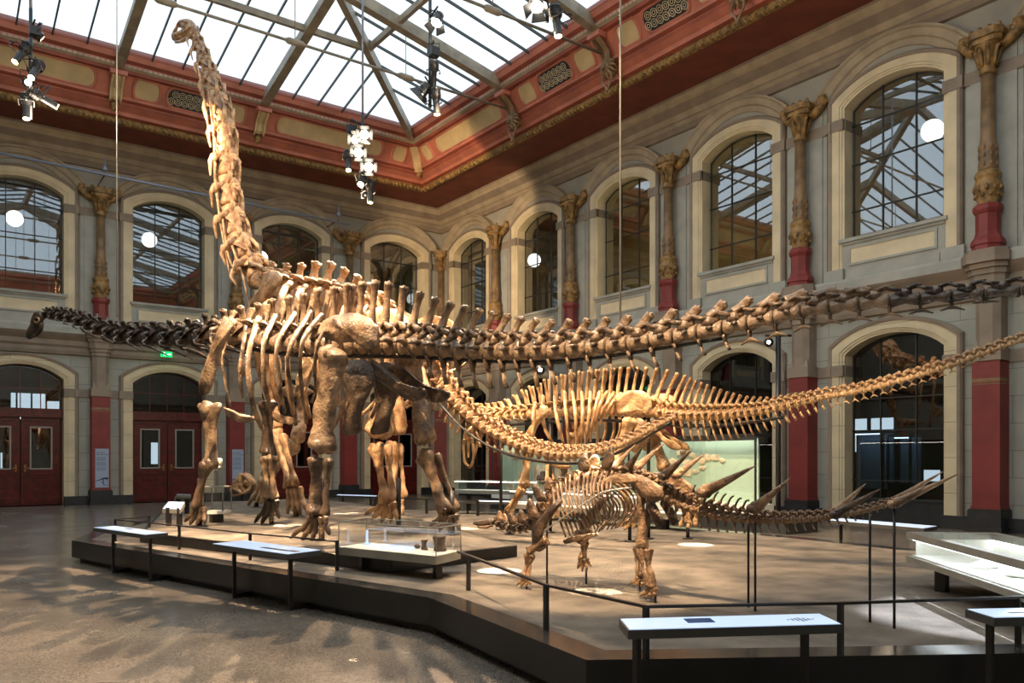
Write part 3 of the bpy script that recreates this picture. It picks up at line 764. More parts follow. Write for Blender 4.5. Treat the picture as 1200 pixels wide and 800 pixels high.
# ---- galleries and vestibule behind the glass --------------------------------
def room(name, lo, hi, m, label, holes=()):
    mb = MB(); x0, y0, z0 = lo; x1, y1, z1 = hi
    mb.box(lo, hi); mb.f.pop(holes[0]) if holes else None
    return tag(mb.build(name, m, fix=False), label, 'wall', kind='structure')
def shell(name, lo, hi, m, label, open_side):
    """five faces of a room; the side towards the hall stays open"""
    x0, y0, z0 = lo; x1, y1, z1 = hi; mb = MB()
    vs = [(x0, y0, z0), (x1, y0, z0), (x1, y1, z0), (x0, y1, z0), (x0, y0, z1), (x1, y0, z1), (x1, y1, z1), (x0, y1, z1)]
    F_ = dict(bot=(0, 3, 2, 1), top=(4, 5, 6, 7), ymin=(0, 1, 5, 4), xmax=(1, 2, 6, 5), ymax=(2, 3, 7, 6), xmin=(3, 0, 4, 7))
    mb.add(vs, [f for k, f in F_.items() if k not in open_side]); return tag(mb.build(name, m, fix=False), label, 'wall', kind='structure')
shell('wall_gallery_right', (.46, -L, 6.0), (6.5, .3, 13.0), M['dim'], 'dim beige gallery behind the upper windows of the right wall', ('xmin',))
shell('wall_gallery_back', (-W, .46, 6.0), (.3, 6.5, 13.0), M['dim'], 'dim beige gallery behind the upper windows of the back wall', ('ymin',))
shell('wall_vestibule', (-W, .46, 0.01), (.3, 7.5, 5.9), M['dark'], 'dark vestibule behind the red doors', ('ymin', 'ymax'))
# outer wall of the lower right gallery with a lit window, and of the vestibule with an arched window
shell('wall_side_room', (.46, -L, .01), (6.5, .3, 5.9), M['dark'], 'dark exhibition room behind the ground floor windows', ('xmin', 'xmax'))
def holed(name, fn, s0, s1, z0, z1, holes, m, label):
    """flat wall with rectangular openings, sorted along s"""
    mb = MB(); cur = s0
    def q(a, b, c, d): mb.add([fn(a, c), fn(b, c), fn(b, d), fn(a, d)], [(0, 1, 2, 3)])
    for a, b, c, d in sorted(holes):
        q(cur, a, z0, z1); q(a, b, z0, c); q(a, b, d, z1); cur = b
    q(cur, s1, z0, z1); return tag(mb.build(name, m, fix=False), label, 'wall', kind='structure')
holes = []
yw = onx(1008, 500, 6.5).y
for i, dx in enumerate((0, .95, 1.9)): holes.append((-(yw) - 1.5 + dx, -(yw) - 1.5 + dx + .8, 1.9, 3.05))
ye = -onx(1089, 520, 6.5).y
holes += [(ye - .5, ye + .35, 1.6, 2.5), (ye - .5, ye + .35, .9, 1.3)]
holes = [h for i, h in enumerate(sorted(holes)) if i == 0 or h[0] > sorted(holes)[i - 1][1]]
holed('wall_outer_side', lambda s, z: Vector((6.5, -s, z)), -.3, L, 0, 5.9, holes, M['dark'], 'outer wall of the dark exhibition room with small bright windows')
xl = ony(28, 478, 7.5).x
holes = [(-xl - 1.35 + i * .55, -xl - 1.35 + i * .55 + .48, 3.35, 4.0 + (.45 if i in (1, 2, 3) else 0.15)) for i in range(5)]
holes += [(-ony(3, 520, 7.5).x - .3, -ony(3, 520, 7.5).x + .3, .9, 1.9)]
holes += [(-ony(181, 520, 7.5).x - .15, -ony(181, 520, 7.5).x + .15, 1.4, 2.4)]
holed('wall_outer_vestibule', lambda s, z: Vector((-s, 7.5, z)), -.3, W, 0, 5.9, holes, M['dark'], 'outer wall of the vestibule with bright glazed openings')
# globe lamps hanging in the galleries
GL = [(17, 256, 'B', 'left of the gilded columns, back gallery, outermost'), (175, 281, 'B', 'seen in the back window left of the tall neck'), (306, 302, 'B', 'seen in the back window just right of the tall neck'),
      (626, 305, 'R', 'seen at the edge of a right hand window above the tail'), (1093, 153, 'R', 'seen at the edge of the largest window at far right')]
for px, py, sd, lb in GL:
    c = ony(px, py, 1.6) if sd == 'B' else onx(px, py, 1.6)
    r = thing('globe_lamp', f'glowing globe lamp {lb}', 'lamp', tuple(c), 'globe lamps in the galleries')
    mb = MB(); mb.ball(c, .29, 16, 12); mb.build('globe', M['globe'], r)
    mb = MB(); mb.tube([c + Vector((0, 0, .27)), c + Vector((0, 0, .36)), Vector((c.x, c.y, 13.0))], [.09, .02, .015], 8); mb.build('pendant_rod', M['lampblack'], r)
# ================================================================== SKELETONS
class Dino:
    def __init__(s, name, label, P, D, m, m2=None, ground=.5):
        s.P = Vector((P[0], P[1], 0)); s.D = Vector((D[0], D[1], 0)).normalized()      # D points to the head
        s.N = Vector((-s.D.y, s.D.x, 0))                                               # lateral, towards the viewer's left
        if (CAM - s.P).dot(s.N) < 0: s.N = -s.N
        s.m = m; s.m2 = m2 or m; s.g = ground
        s.root = thing(name, label, 'skeleton', (s.P.x, s.P.y, ground), 'mounted dinosaur skeletons')
    def w(s, px, py, off=0.0):
        r = ray(px, py); n = s.N; p0 = s.P + n * off
        t = (p0 - CAM).dot(n) / r.dot(n); return CAM + r * t
    def k(s, p): return depth(p) / F                                                   # metres per pixel at a point
    def pts(s, L, n=5):
        """[(px, py, off, rpx)] -> smooth points and radii"""
        P = [s.w(*q[:3]) for q in L]; R = [q[3] * s.k(p) for q, p in zip(L, P)]
        C = cat_rom([Vector((p.x, p.y, p.z)) for p in P], n); RR_ = []
        for i in range(len(R) - 1):
            for j in range(n): 
                t = j / n; t = t * t * (3 - 2 * t); RR_.append(R[i] + (R[i + 1] - R[i]) * t)
        RR_.append(R[-1]); return C, RR_
    def rod(s, name, L, m=None, flat=1.0, n=8, parent=None, rough=.012, sub=5, mirror=False, ends=False):
        C, R = s.pts(L, sub)
        for mi in ((0, 1) if mirror else (0,)):
            Q = [p - s.N * (2 * (p - s.P).dot(s.N)) for p in C] if mi else C
            mb = MB(); mb.tube(Q, R, n, flat, ref=s.N if abs((Q[-1] - Q[0]).normalized().dot(s.N)) < .8 else None)
            if ends: mb.ball(Q[0], R[0] * 1.02, 8, 6); mb.ball(Q[-1], R[-1] * 1.02, 8, 6)
            if rough: mb.rough(min(rough, R[len(R) // 2] * .25), 9)
            o = mb.build(name, m or s.m, parent or s.root)
        return o
    def longbone(s, name, a, b, bow=0, m=None, flat=.8, shaft=.55, condyle=True):
        """a, b = (px, py, off, rpx): a limb bone with flared ends, a waist and twin condyles at its lower end"""
        A, B = s.w(*a[:3]), s.w(*b[:3]); ra, rb = a[3] * s.k(A), b[3] * s.k(B); ln = (B - A).length; ax = (B - A).normalized()
        fw = s.D - ax * s.D.dot(ax); fw.normalize()
        T = [(0, .45), (.02, .8), (.06, 1.0), (.12, .95), (.22, .72), (.36, None), (.5, None), (.64, None), (.78, .7), (.88, .92), (.95, 1.0), (.985, .85), (1.0, .45)]
        P, R = [], []
        for t, q in T:
            r = ra if t < .5 else rb
            if q is None: q = shaft * (.96 if t == .5 else 1.04); r = min(ra, rb) if t == .5 else (ra * .6 + rb * .4 if t < .5 else rb * .6 + ra * .4)
            P.append(A + ax * (ln * t) + fw * (bow * ln * math.sin(PI * t))); R.append(r * q)
        mb = MB(); mb.tube(cat_rom(P, 2), sum([[R[i], (R[i] + R[i + 1]) / 2] for i in range(len(R) - 1)], []) + [R[-1]], 16, flat, ref=fw, lobe=.13, ph=rng.uniform(0, 6))
        if condyle:
            for e in (-1, 1): mb.ball(B + s.N * (e * rb * .46 * flat) - ax * rb * .32 - fw * rb * .22, (rb * .42, rb * .42, rb * .5), 8, 6)
            mb.ball(A + ax * ra * .3 + s.N * ra * .4 * flat, (ra * .5,) * 3, 8, 6)
        mb.rough(ra * .26, 2.2 / max(ra * 4, .15)); mb.rough(ra * .1, 7 / max(ra * 4, .15)); mb.rough(ra * .04, 18 / max(ra * 4, .15))
        return mb.build(name, m or s.m, s.root)
    def blade(s, name, outline_px, off, th, bulge=0, m=None, mirror=False, smooth_n=3, tilt=0):
        """flat bone from a pixel outline [(px, py) or (px, py, off)]"""
        P = [s.w(q[0], q[1], q[2] if len(q) > 2 else off) for q in outline_px]
        C = cat_rom(P + [P[0]], smooth_n)[:-1]
        for mi in ((0, 1) if mirror else (0,)):
            Q = [p - s.N * (2 * (p - s.P).dot(s.N)) for p in C] if mi else C
            sg = -1 if (mi == 1) else 1
            mb = MB(); mb.plate(Q, s.N * sg * (1 if off >= 0 else -1), th, bulge); mb.rough(th * .7, 5); mb.rough(th * .35, 16)
            o = mb.build(name, m or s.m, s.root)
        return o
    def toe(s, a, b, r, m=None, claw=True):
        """one digit: metapodial, phalanges and claw between two (px, py, off) points"""
        A, B = s.w(*a), s.w(*b); q = r * s.k(A); d = B - A; mb = MB()
        K = Vector((A.x + d.x * .38, A.y + d.y * .38, B.z + (A.z - B.z) * .42)); e = B - K; f = K - A; up = Vector((0, 0, 1)) * (.10 * e.length)
        P = [A, A + f * .2, A + f * .55, A + f * .9, K, K + e * .25 + up, K + e * .42 + up, K + e * .6 + up * .8, K + e * .76 + up * .5, B]
        R = [q * .9, q * 1.15, q * .75, q * .95, q * 1.05, q * .68, q * .85, q * .7, q * .6, q * .12 if claw else q * .5]
        mb.tube(P, R, 8); mb.rough(q * .15, 12); return mb.build('toe', m or s.m, s.root)
    def post(s, px, y0, y1, off=0, r=.035, base=True):
        """black mounting post standing on the podium below (px, y0)"""
        p = s.w(px, y0, off); mb = MB(); mb.tube([Vector((p.x, p.y, s.g)), p], r, 8)
        if base: mb.lathe([(r * 3, 0), (r * 3, .015), (r, .02)], (p.x, p.y, s.g), 12)
        return mb.build('support_post', M['rail'], s.root)
    def column(s, ctrl, tail_from=None, wob=0.0):
        """vertebrae along ctrl = dicts(x, y, sp, r, h, lean, tp, kind, off) given at image points; returns the vertebra objects"""
        keys = ['sp', 'r', 'h', 'lean', 'tp', 'ch', 'off', 'bif', 'zl']
        P2 = [Vector((c['x'], c['y'], 0)) for c in ctrl]
        fine = cat_rom(P2, 12); vals = []
        def val(k, u):
            i = min(int(u), len(ctrl) - 2); t = u - i
            return ctrl[i].get(k, 0) * (1 - t) + ctrl[i + 1].get(k, 0) * t
        # arc-length walk
        stops = []; u_at = [i / 12 for i in range(len(fine))]
        acc = [0]
        for i in range(1, len(fine)): acc.append(acc[-1] + (fine[i] - fine[i - 1]).length)
        sdist = val('sp', 0) * .5
        while sdist < acc[-1]:
            j = next(i for i in range(1, len(acc)) if acc[i] >= sdist)
            t = (sdist - acc[j - 1]) / max(1e-6, acc[j] - acc[j - 1]); u = u_at[j - 1] + (u_at[j] - u_at[j - 1]) * t
            q = fine[j - 1].lerp(fine[j], t); stops.append((q, u)); sdist += val('sp', u)
        out = []
        W_ = [s.w(q.x, q.y, val('off', u)) for q, u in stops]
        for i, (q, u) in enumerate(stops):
            p = W_[i]; a = W_[max(i - 1, 0)]; b = W_[min(i + 1, len(W_) - 1)]
            ln = (b - a).length / (2 if 0 < i < len(W_) - 1 else 1)
            x = (a - b).normalized()                                                    # towards the head
            y = s.N - x * s.N.dot(x); y.normalize(); z = x.cross(y)
            if z.dot(Vector((0, 0, 1))) < 0 and abs(x.z) < .8: z = -z
            if abs(x.z) >= .8 and z.dot(-s.D) < 0: z = -z
            y = z.cross(x)
            kk = s.k(p); ci = min(int(u + .5), len(ctrl) - 1); kind = ctrl[min(int(u), len(ctrl) - 1)].get('kind', 'caudal')
            fr = Matrix(((x.x, y.x, z.x, p.x), (x.y, y.y, z.y, p.y), (x.z, y.z, z.z, p.z), (0, 0, 0, 1)))
            out.append(s.vertebra(fr, ln, val('r', u) * kk, val('h', u) * kk, val('lean', u) * kk, val('tp', u) * kk, val('ch', u) * kk, kind, ctrl[min(int(u), len(ctrl) - 1)].get('bif', 0), ctrl[min(int(u), len(ctrl) - 1)].get('m')))
        return out
    def vertebra(s, fr, ln, r, h, lean, tp, ch, kind, bif, m=None):
        m = m or s.m; V = lambda x, y, z: fr @ Vector((x, y, z)); mb = MB(); j = lambda a: a * rng.uniform(.92, 1.08)
        yr = Vector((fr[0][1], fr[1][1], fr[2][1])); xr = Vector((fr[0][0], fr[1][0], fr[2][0]))
        e = ln * .5 * .97
        waist = .72 if kind in ('caudal', 'whip') else .66
        mb.tube([V(e, 0, 0), V(e * .9, 0, 0), V(e * .55, 0, 0), V(0, 0, r * .08), V(-e * .55, 0, 0), V(-e * .9, 0, 0), V(-e, 0, 0)],
                [r * .7, r, r * .85, r * waist, r * .85, r * 1.04, r * .72], 10, 1.0 if kind != 'neck' else 1.15, ref=yr)
        # neural arch
        at = r * (1.5 if kind != 'whip' else 1.1)
        mb.tube([V(e * .15, 0, r * .5), V(e * .05, 0, at)], [ln * .34, ln * .24], 8, min(1.2, r * .75 / (ln * .3)), ref=xr)
        # zygapophyses reach over the joints
        if kind != 'whip':
            for sg in (-1, 1):
                mb.tube([V(e * .2, sg * r * .45, at * .85), V(e * .8, sg * r * .5, at * 1.02), V(e * 1.25, sg * r * .5, at * 1.2)], [r * .3, r * .26, r * .2], 6, .7)
                mb.tube([V(-e * .1, sg * r * .3, at), V(-e * .7, sg * r * .42, at * 1.22), V(-e * 1.05, sg * r * .42, at * 1.22)], [r * .3, r * .24, r * .18], 6, .7)
        # transverse processes
        if tp > 0:
            for sg in (-1, 1):
                if kind == 'neck':
                    mb.tube([V(e * .4, sg * r * .5, -r * .2), V(e * .35, sg * (r + tp * .6), -r * .7), V(e * .1, sg * (r + tp * .75), -r * 1.1), V(-e * .9, sg * (r + tp * .7), -r * 1.25)], [r * .5, r * .36, r * .28, r * .1], 6, .6)
                    mb.tube([V(e * .3, sg * r * .6, r * .7), V(e * .1, sg * (r + tp), r * .35), V(-e * .2, sg * (r + tp * 1.05), -r * .1)], [r * .42, r * .3, r * .2], 6, .5)
                elif kind == 'dorsal':
                    mb.tube([V(0, sg * r * .5, at * .9), V(0, sg * (r * .8 + tp * .6), at * 1.15), V(0, sg * (r + tp), at * 1.1)], [r * .42, r * .3, r * .34], 6, .6, ref=xr)
                else:
                    mb.tube([V(0, sg * r * .7, r * .25), V(-e * .1, sg * (r + tp * .6), r * .2), V(-e * .25, sg * (r + tp), r * .05)], [r * .42, r * .3, r * .22], 6, .6, ref=xr)
        if kind == 'neck' and ln > r * 2.2:
            for sg in (-1, 1):
                mb.plate([V(e * .95, sg * r * .5, r * .1), V(e * .3, sg * r * 1.15, -r * .1), V(-e * .2, sg * r * .9, r * .7), V(-e * 1.1, sg * r * .75, r * 1.55), V(-e * .7, sg * r * .35, r * 1.6), V(e * .5, sg * r * .3, r * 1.1)], yr * sg, r * .14, r * .1, 2)
        mb.rough(r * .10, 2.2 / r * .35)
        v = mb.build('vertebra', m, s.root, origin=V(0, 0, 0), fix=False)
        if h > r * 1.7:
            n2 = MB()
            tips = ((-1, 1) if bif else (0,))
            for sg in tips:
                b0 = V(-e * .1, sg * r * .12, at * .9); top = V(-lean, sg * bif * h * .5, h); mid = (b0 + top) / 2 + xr * lean * .12
                q1 = b0.lerp(mid, .5)
                wa = max(ln * .27, r * .3) * (.8 if bif else 1); wt = wa * .66
                tk = min(1.0, r * .34 / wa) * (1 if not bif else .8)
                n2.tube(cat_rom([b0, q1, mid, mid.lerp(top, .6), top], 2), [wa * 1.25, wa * 1.1, wa * .95, wa * .85, wa * .78, wa * .75, wa * .8, wt * 1.2, wt * 1.1], 8, [tk] * 7 + [tk * 1.7, tk * 1.9], ref=xr)
                n2.ball(top, (wt * .62, wt * .62, wt * .42), 6, 5)
            n2.rough(wa * .18, 2 / wa * .3); n2.build('neural_spine', m, v, fix=False)
        if ch > 0:
            c = MB(); b0 = V(-e, 0, -r * .95); tip = V(-e - ch * .35, 0, -r - ch)
            if kind == 'skid':
                for sg in (-1, 1): c.tube([V(-e, sg * r * .35, -r * .7), V(-e, sg * r * .1, -r - ch * .55)], [r * .2, r * .18], 6)
                c.tube([V(-e + ln * .36, 0, -r - ch * .9), V(-e + ln * .1, 0, -r - ch * .62), V(-e, 0, -r - ch * .55), V(-e - ln * .15, 0, -r - ch * .66), V(-e - ln * .42, 0, -r - ch)], [r * .08, r * .2, r * .3, r * .2, r * .08], 6, 1.2)
            else:
                for sg in (-1, 1): c.tube([V(-e, sg * r * .4, -r * .75), V(-e - ch * .1, 0, -r - ch * .4)], [r * .22, r * .2], 6)
                c.tube([V(-e - ch * .1, 0, -r - ch * .35), V(-e - ch * .2, 0, -r - ch * .7), tip], [r * .24, r * .26, r * .3], 6, .55)
            c.build('chevron', m, s.root, fix=False)
        return v

def C(x, y, sp, r, h=0, lean=0, tp=0, ch=0, kind='caudal', off=0, bif=0, m=None):
    return dict(x=x, y=y, sp=sp, r=r, h=h, lean=lean, tp=tp, ch=ch, kind=kind, off=off, bif=bif, m=m)

# ------------------------------------------------ long-tailed skeleton with the horizontal neck
hip = (onz(375, 634, .5) + onz(527, 626, .5)) / 2; sho = (onz(233, 617, .5) + onz(318, 615, .5)) / 2
dv = (sho - hip); DIPD = (dv.x, dv.y)
dp = Dino('dinosaur_skeleton', 'dark brown dinosaur skeleton with horizontal neck and very long tail crossing the hall', hip, DIPD, M['b_dip'])
DN = M['b_dipn']
dp.column([C(52, 369, 8, 3.6, 8, 0, 3, kind='neck', bif=.5, m=DN), C(75, 371, 11, 4.6, 10, -2, 4, kind='neck', bif=.5, m=DN), C(105, 381, 13, 6, 13, -2, 5, kind='neck', bif=.6, m=DN),
           C(135, 392, 15, 7, 15, -2, 6, kind='neck', bif=.6, m=DN), C(177, 397, 20, 8, 18, -1, 7, kind='neck', bif=.6, m=DN), C(225, 397, 21, 9, 22, 0, 8, kind='neck', bif=.6, m=DN), C(262, 393, 20, 10, 28, 2, 9, kind='neck', bif=.5),
           C(290, 396, 18, 11, 36, 3, 14, kind='dorsal', bif=.4), C(330, 402, 18, 12, 52, 2, 16, kind='dorsal', bif=.3), C(375, 404, 16, 12, 64, 3, 16, kind='dorsal', bif=.15), C(410, 404, 14, 13, 72, 4, 12, kind='dorsal'),
           C(440, 404, 16, 13, 75, 4, 14), C(470, 404, 16, 13.5, 66, 7, 16, 0), C(490, 405, 16, 13.5, 58, 11, 15, 20), C(520, 408, 17, 13, 52, 14, 14, 30), C(560, 411, 17, 12.5, 46, 15, 12, 30), C(600, 412, 18, 12, 39, 14, 10, 30),
           C(650, 411, 22, 12, 34, 13, 9, 26), C(700, 407, 24, 11.5, 32, 13, 7, 22), C(750, 401, 27, 11, 31, 15, 5, 20), C(800, 393, 29, 10.5, 30, 17, 4, 17), C(850, 384, 30, 10.5, 29, 20, 3, 15, kind='skid'), C(900, 374, 32, 10, 24, 22, 2, 14, kind='skid'),
           C(950, 363, 34, 9.5, 18, 24, 0, 13, kind='skid'), C(1000, 357, 36, 9, 15, 26, 0, 12, kind='skid'), C(1050, 352, 36, 8.5, 14, 27, 0, 10, kind='skid', m=DN), C(1100, 348, 38, 8, 13, 28, 0, 9, kind='skid', m=DN),
           C(1150, 344, 42, 8, 11, 28, 0, 0, m=DN), C(1200, 340, 44, 7.5, 9, 26, 0, 0, m=DN), C(1270, 333, 46, 7, 8, 24, 0, 0, m=DN)])
# skull, hanging at the end of the neck
def tubes(d, name, specs, m, par=None, n=8, flat=1.0, rough=.006):
    mb = MB()
    for L_ in specs:
        Cc, R = d.pts(L_, 3); mb.tube(Cc, R, n, flat)
    mb.rough(rough, 14); return mb.build(name, m, par or d.root)
mb = MB(); Cc, R = dp.pts([(50, 370, 0, 5), (45, 372, 0, 8), (43, 379, 0, 8.5), (40, 386, 0, 8), (36, 391, 0, 6.5), (33, 394, 0, 4)], 3); mb.tube(Cc, R, 10, .7, ref=dp.D); mb.rough(.02, 8); sk = mb.build('skull', DN, dp.root)
tubes(dp, 'mandible', [[(49, 378, .1, 2), (48, 386, .1, 2.2), (43, 392, .06, 2), (37, 394, 0, 1.6)], [(49, 378, -.1, 2), (48, 386, -.1, 2.2), (43, 392, -.06, 2), (37, 394, 0, 1.6)]], DN)
mb = MB()
for k in range(6): p = dp.w(32 + k * .9, 393 + k * .25, .05 - .02 * k); mb.tube([p, p - Vector((0, 0, .06))], [.012, .006], 5)
mb.build('teeth', M['b_dip'], sk)
for sg in (.1, -.1): mb = MB(); mb.tube([dp.w(43 + 3 * math.cos(t), 375 + 3 * math.sin(t), sg) for t in [2 * PI * i / 10 for i in range(10)]], .025, 5, closed=True); mb.build('eye_socket', M['b_dip'], sk)
# cervical ribs
for i, (x, y, ln) in enumerate(((95, 388, 12), (120, 398, 15), (150, 406, 18), (175, 410, 22), (200, 413, 26), (222, 413, 28), (245, 410, 28))):
    dp.rod('cervical_rib', [(x, y - 4, .18, 2.0), (x + ln * .4, y, .22, 1.4), (x + ln, y + 4 + i, .2, .5)], DN, n=6, rough=.004, mirror=True)
# ribs
RB_ = [[(272, 374, .12), (264, 402, .5), (261, 430, .6), (270, 477, .5)], [(288, 382, .2), (284, 410, .7), (281, 440, .8), (285, 466, .7)], [(303, 372, .25), (292, 412, .9), (292, 450, 1.0), (300, 485, .85), (308, 503, .7)],
       [(323, 369, .25), (310, 397, .9), (308, 425, 1.05), (311, 455, 1.0), (316, 476, .9)], [(346, 367, .25), (328, 395, .95), (323, 425, 1.1), (328, 455, 1.05), (334, 484, .9)], [(365, 365, .25), (345, 395, .95), (337, 422, 1.1), (341, 458, 1.0), (347, 498, .85)],
       [(378, 368, .25), (358, 392, .95), (352, 418, 1.05), (353, 452, .95), (359, 496, .8)], [(392, 372, .25), (374, 398, .8), (369, 428, .85), (371, 462, .7)]]
for i, rb in enumerate(RB_):
    rr = (2.0, 2.6, 3.7, 3.3, 3.1, 3.1, 2.9, 2.4)[i]
    L_ = [(x, y, o, rr * (1.0 if k else .9) * (.8 if k == len(rb) - 1 else 1)) for k, (x, y, o) in enumerate(rb)]
    dp.rod('rib', L_, flat=.55, mirror=True)
# shoulder and fore limbs
SH = .95
dp.blade('scapula', [(262, 372), (272, 374), (274, 384), (262, 405), (254, 430), (249, 452), (240, 462), (234, 458), (238, 440), (244, 418), (254, 392)], SH, .045, .05, mirror=True)
dp.blade('sternal_plate', [(262, 476), (280, 484), (298, 488), (300, 492), (284, 495), (268, 488)], .45, .03, .03, mirror=True)
o1 = (onz(233, 617, .5) - dp.P).dot(dp.N); o2 = (onz(318, 615, .5) - dp.P).dot(dp.N)
dp.longbone('humerus', (246, 472, o1, 19), (247, 548, o1, 14), flat=.55, shaft=.55)
dp.longbone('ulna', (246, 540, o1, 9), (232, 594, o1, 7), bow=.04, m=M['b_dipl']); dp.longbone('radius', (241, 541, o1 + .1, 7), (228, 594, o1 + .1, 6), condyle=False, m=M['b_dipl'])
for t, b in (((229, 593), (216, 612)), ((232, 594), (222, 615)), ((236, 594), (230, 616)), ((239, 594), (240, 614))): dp.toe((t[0], t[1], o1), (b[0], b[1], o1 + .05), 3.6, M['b_dipl'])
dp.longbone('humerus', (316, 468, o2, 14), (313, 533, o2, 12), flat=.6, m=DN)
dp.longbone('ulna', (318, 533, o2, 8.5), (321, 584, o2, 7)); dp.longbone('radius', (310, 534, o2 + .1, 6.5), (313, 584, o2 + .1, 5.5), condyle=False)
for t, b in (((314, 585), (298, 613)), ((317, 585), (306, 615)), ((321, 585), (316, 614)), ((324, 585), (327, 608))): dp.toe((t[0], t[1], o2), (b[0], b[1], o2), 3.4, DN)
# pelvis
dp.blade('ilium', [(369, 392), (376, 380), (388, 371), (405, 367), (424, 369), (438, 377), (443, 390), (442, 402), (434, 412), (424, 405), (412, 400), (398, 402), (384, 397)], .55, .06, .06, mirror=True)
dp.blade('pubis', [(402, 424), (424, 420), (440, 436), (434, 458), (424, 480), (422, 502), (408, 508), (402, 502), (410, 476), (404, 450)], .3, .06, .04, m=DN, mirror=True)
dp.blade('ischium', [(436, 420), (448, 428), (466, 444), (486, 456), (500, 456), (498, 464), (484, 470), (464, 460), (446, 448), (434, 434)], .25, .05, .02, m=DN, mirror=True)
h1 = (onz(375, 634, .5) - dp.P).dot(dp.N); h2 = (onz(527, 626, .5) - dp.P).dot(dp.N)
dp.longbone('femur', (394, 408, .85, 18.5), (376, 527, h1, 18.5), bow=.01, shaft=.7)
dp.longbone('tibia', (372, 535, h1, 13), (369, 604, h1, 11), m=M['b_dipl']); dp.longbone('fibula', (385, 537, h1 + .12, 7), (381, 604, h1 + .1, 6.5), condyle=False, m=M['b_dipl'])
for t, b in (((366, 603), (340, 631)), ((369, 604), (352, 635)), ((372, 605), (364, 636)), ((377, 605), (377, 633)), ((381, 605), (386, 627))): dp.toe((t[0], t[1], h1), (b[0], b[1], h1 + .05), 4, M['b_dipl'])
dp.longbone('femur', (478, 412, -.9, 17), (499, 522, h2, 16), bow=-.01, shaft=.6)
dp.longbone('tibia', (497, 529, h2, 12), (522, 601, h2, 10)); dp.longbone('fibula', (512, 532, h2 - .12, 5.5), (536, 600, h2 - .1, 5.5), condyle=False)
for t, b in (((519, 601), (503, 617)), ((523, 602), (514, 623)), ((528, 603), (526, 625)), ((534, 602), (539, 622))): dp.toe((t[0], t[1], h2), (b[0], b[1], h2), 4)
for x, y, o in ((234, 560, o1), (318, 560, o2), (377, 560, h1), (530, 575, h2), ): dp.post(x, y, 0, o - .08, .045)
mb = MB(); Cc, R = dp.pts([(270, 404, 0, 2.5), (330, 414, 0, 2.5), (400, 417, 0, 2.5), (480, 418, 0, 2.5), (600, 424, 0, 2), (700, 419, 0, 2), (850, 396, 0, 2)], 4); mb.tube(Cc, R, 6); mb.build('support_rail', M['rail'], dp.root)

# ------------------------------------------------ tall skeleton with the upright neck
gh = onz(462, 614, .5); gf = (onz(350, 606, .5) + onz(297, 594, .5)) / 2
gP = Vector((-12.75, -18.9, 0)); gi = Dino('dinosaur_skeleton', 'tan dinosaur skeleton whose upright neck reaches up to the glass roof', gP, (-.2, .98), M['b_gir'])
gi.column([C(226, 40, 13, 5, 9, 0, 2, kind='neck'), C(236, 66, 20, 6.2, 11, 0, 2.5, kind='neck'), C(246, 95, 26, 7.6, 13, 0, 3, kind='neck'), C(256, 128, 32, 9.4, 17, 0, 3.5, kind='neck'), C(264, 165, 35, 10.6, 19, 0, 4, kind='neck'), C(266, 205, 36, 10.8, 19, 0, 4, kind='neck'),
           C(269, 240, 36, 11.2, 20, 0, 4.5, kind='neck'), C(276, 275, 32, 12, 20, 0, 5, kind='neck'), C(288, 305, 26, 12.5, 21, 0, 6, kind='neck'), C(304, 328, 20, 12, 24, 2, 14, kind='dorsal'), C(335, 344, 17, 12, 34, 4, 16, kind='dorsal'), C(375, 350, 16, 12, 44, 8, 15, kind='dorsal'),
           C(412, 358, 15, 12, 34, 8, 14, kind='dorsal'), C(445, 376, 14, 12, 28, 6, 10), C(475, 398, 13, 11, 24, 5, 10, 14), C(500, 424, 11, 10, 19, 5, 9, 22), C(525, 457, 10, 9, 15, 4, 7, 23), C(556, 491, 9.5, 8, 12, 3, 6, 18), C(592, 513, 9, 7.5, 10, 3, 4, 11),
           C(630, 528, 8.5, 7, 9, 3, 3, 7), C(670, 533, 8, 6, 8, 2, 2, 4), C(710, 527, 8, 5, 6, 2, 0, 0), C(745, 512, 8, 4.2, 5, 1, 0, 0), C(788, 489, 8, 3, 3, 0, 0, 0)])
mb = MB()
for L_ in ([(228, 38, 0, 4), (223, 31, 0, 7), (217, 28, 0, 6), (210, 29, 0, 3)], [(224, 34, 0, 4), (217, 38, 0, 5), (209, 42, 0, 4.5), (204, 45, 0, 3)], [(219, 27, .12, 1.6), (213, 24, .12, 1.8), (208, 30, .1, 1.6), (204, 39, .06, 2), (203, 44, 0, 2.4), (207, 47, 0, 2)], [(219, 27, -.12, 1.6), (213, 24, -.12, 1.8), (208, 30, -.1, 1.6), (204, 39, -.06, 2), (203, 44, 0, 2.4), (207, 47, 0, 2)],
           [(222, 31, .13, 2), (217, 36, .14, 1.6), (211, 38, .13, 2), (205, 41, .08, 2.4)], [(222, 31, -.13, 2), (217, 36, -.14, 1.6), (211, 38, -.13, 2), (205, 41, -.08, 2.4)]):
    Cc, R = gi.pts(L_, 3); mb.tube(Cc, R, 8)
mb.rough(.02, 9); sk = mb.build('skull', M['b_gir'], gi.root)
tubes(gi, 'mandible', [[(225, 36, .12, 1.8), (221, 43, .12, 2.4), (213, 48, .1, 2), (206, 49, 0, 1.8)], [(225, 36, -.12, 1.8), (221, 43, -.12, 2.4), (213, 48, -.1, 2), (206, 49, 0, 1.8)]], M['b_gir'])
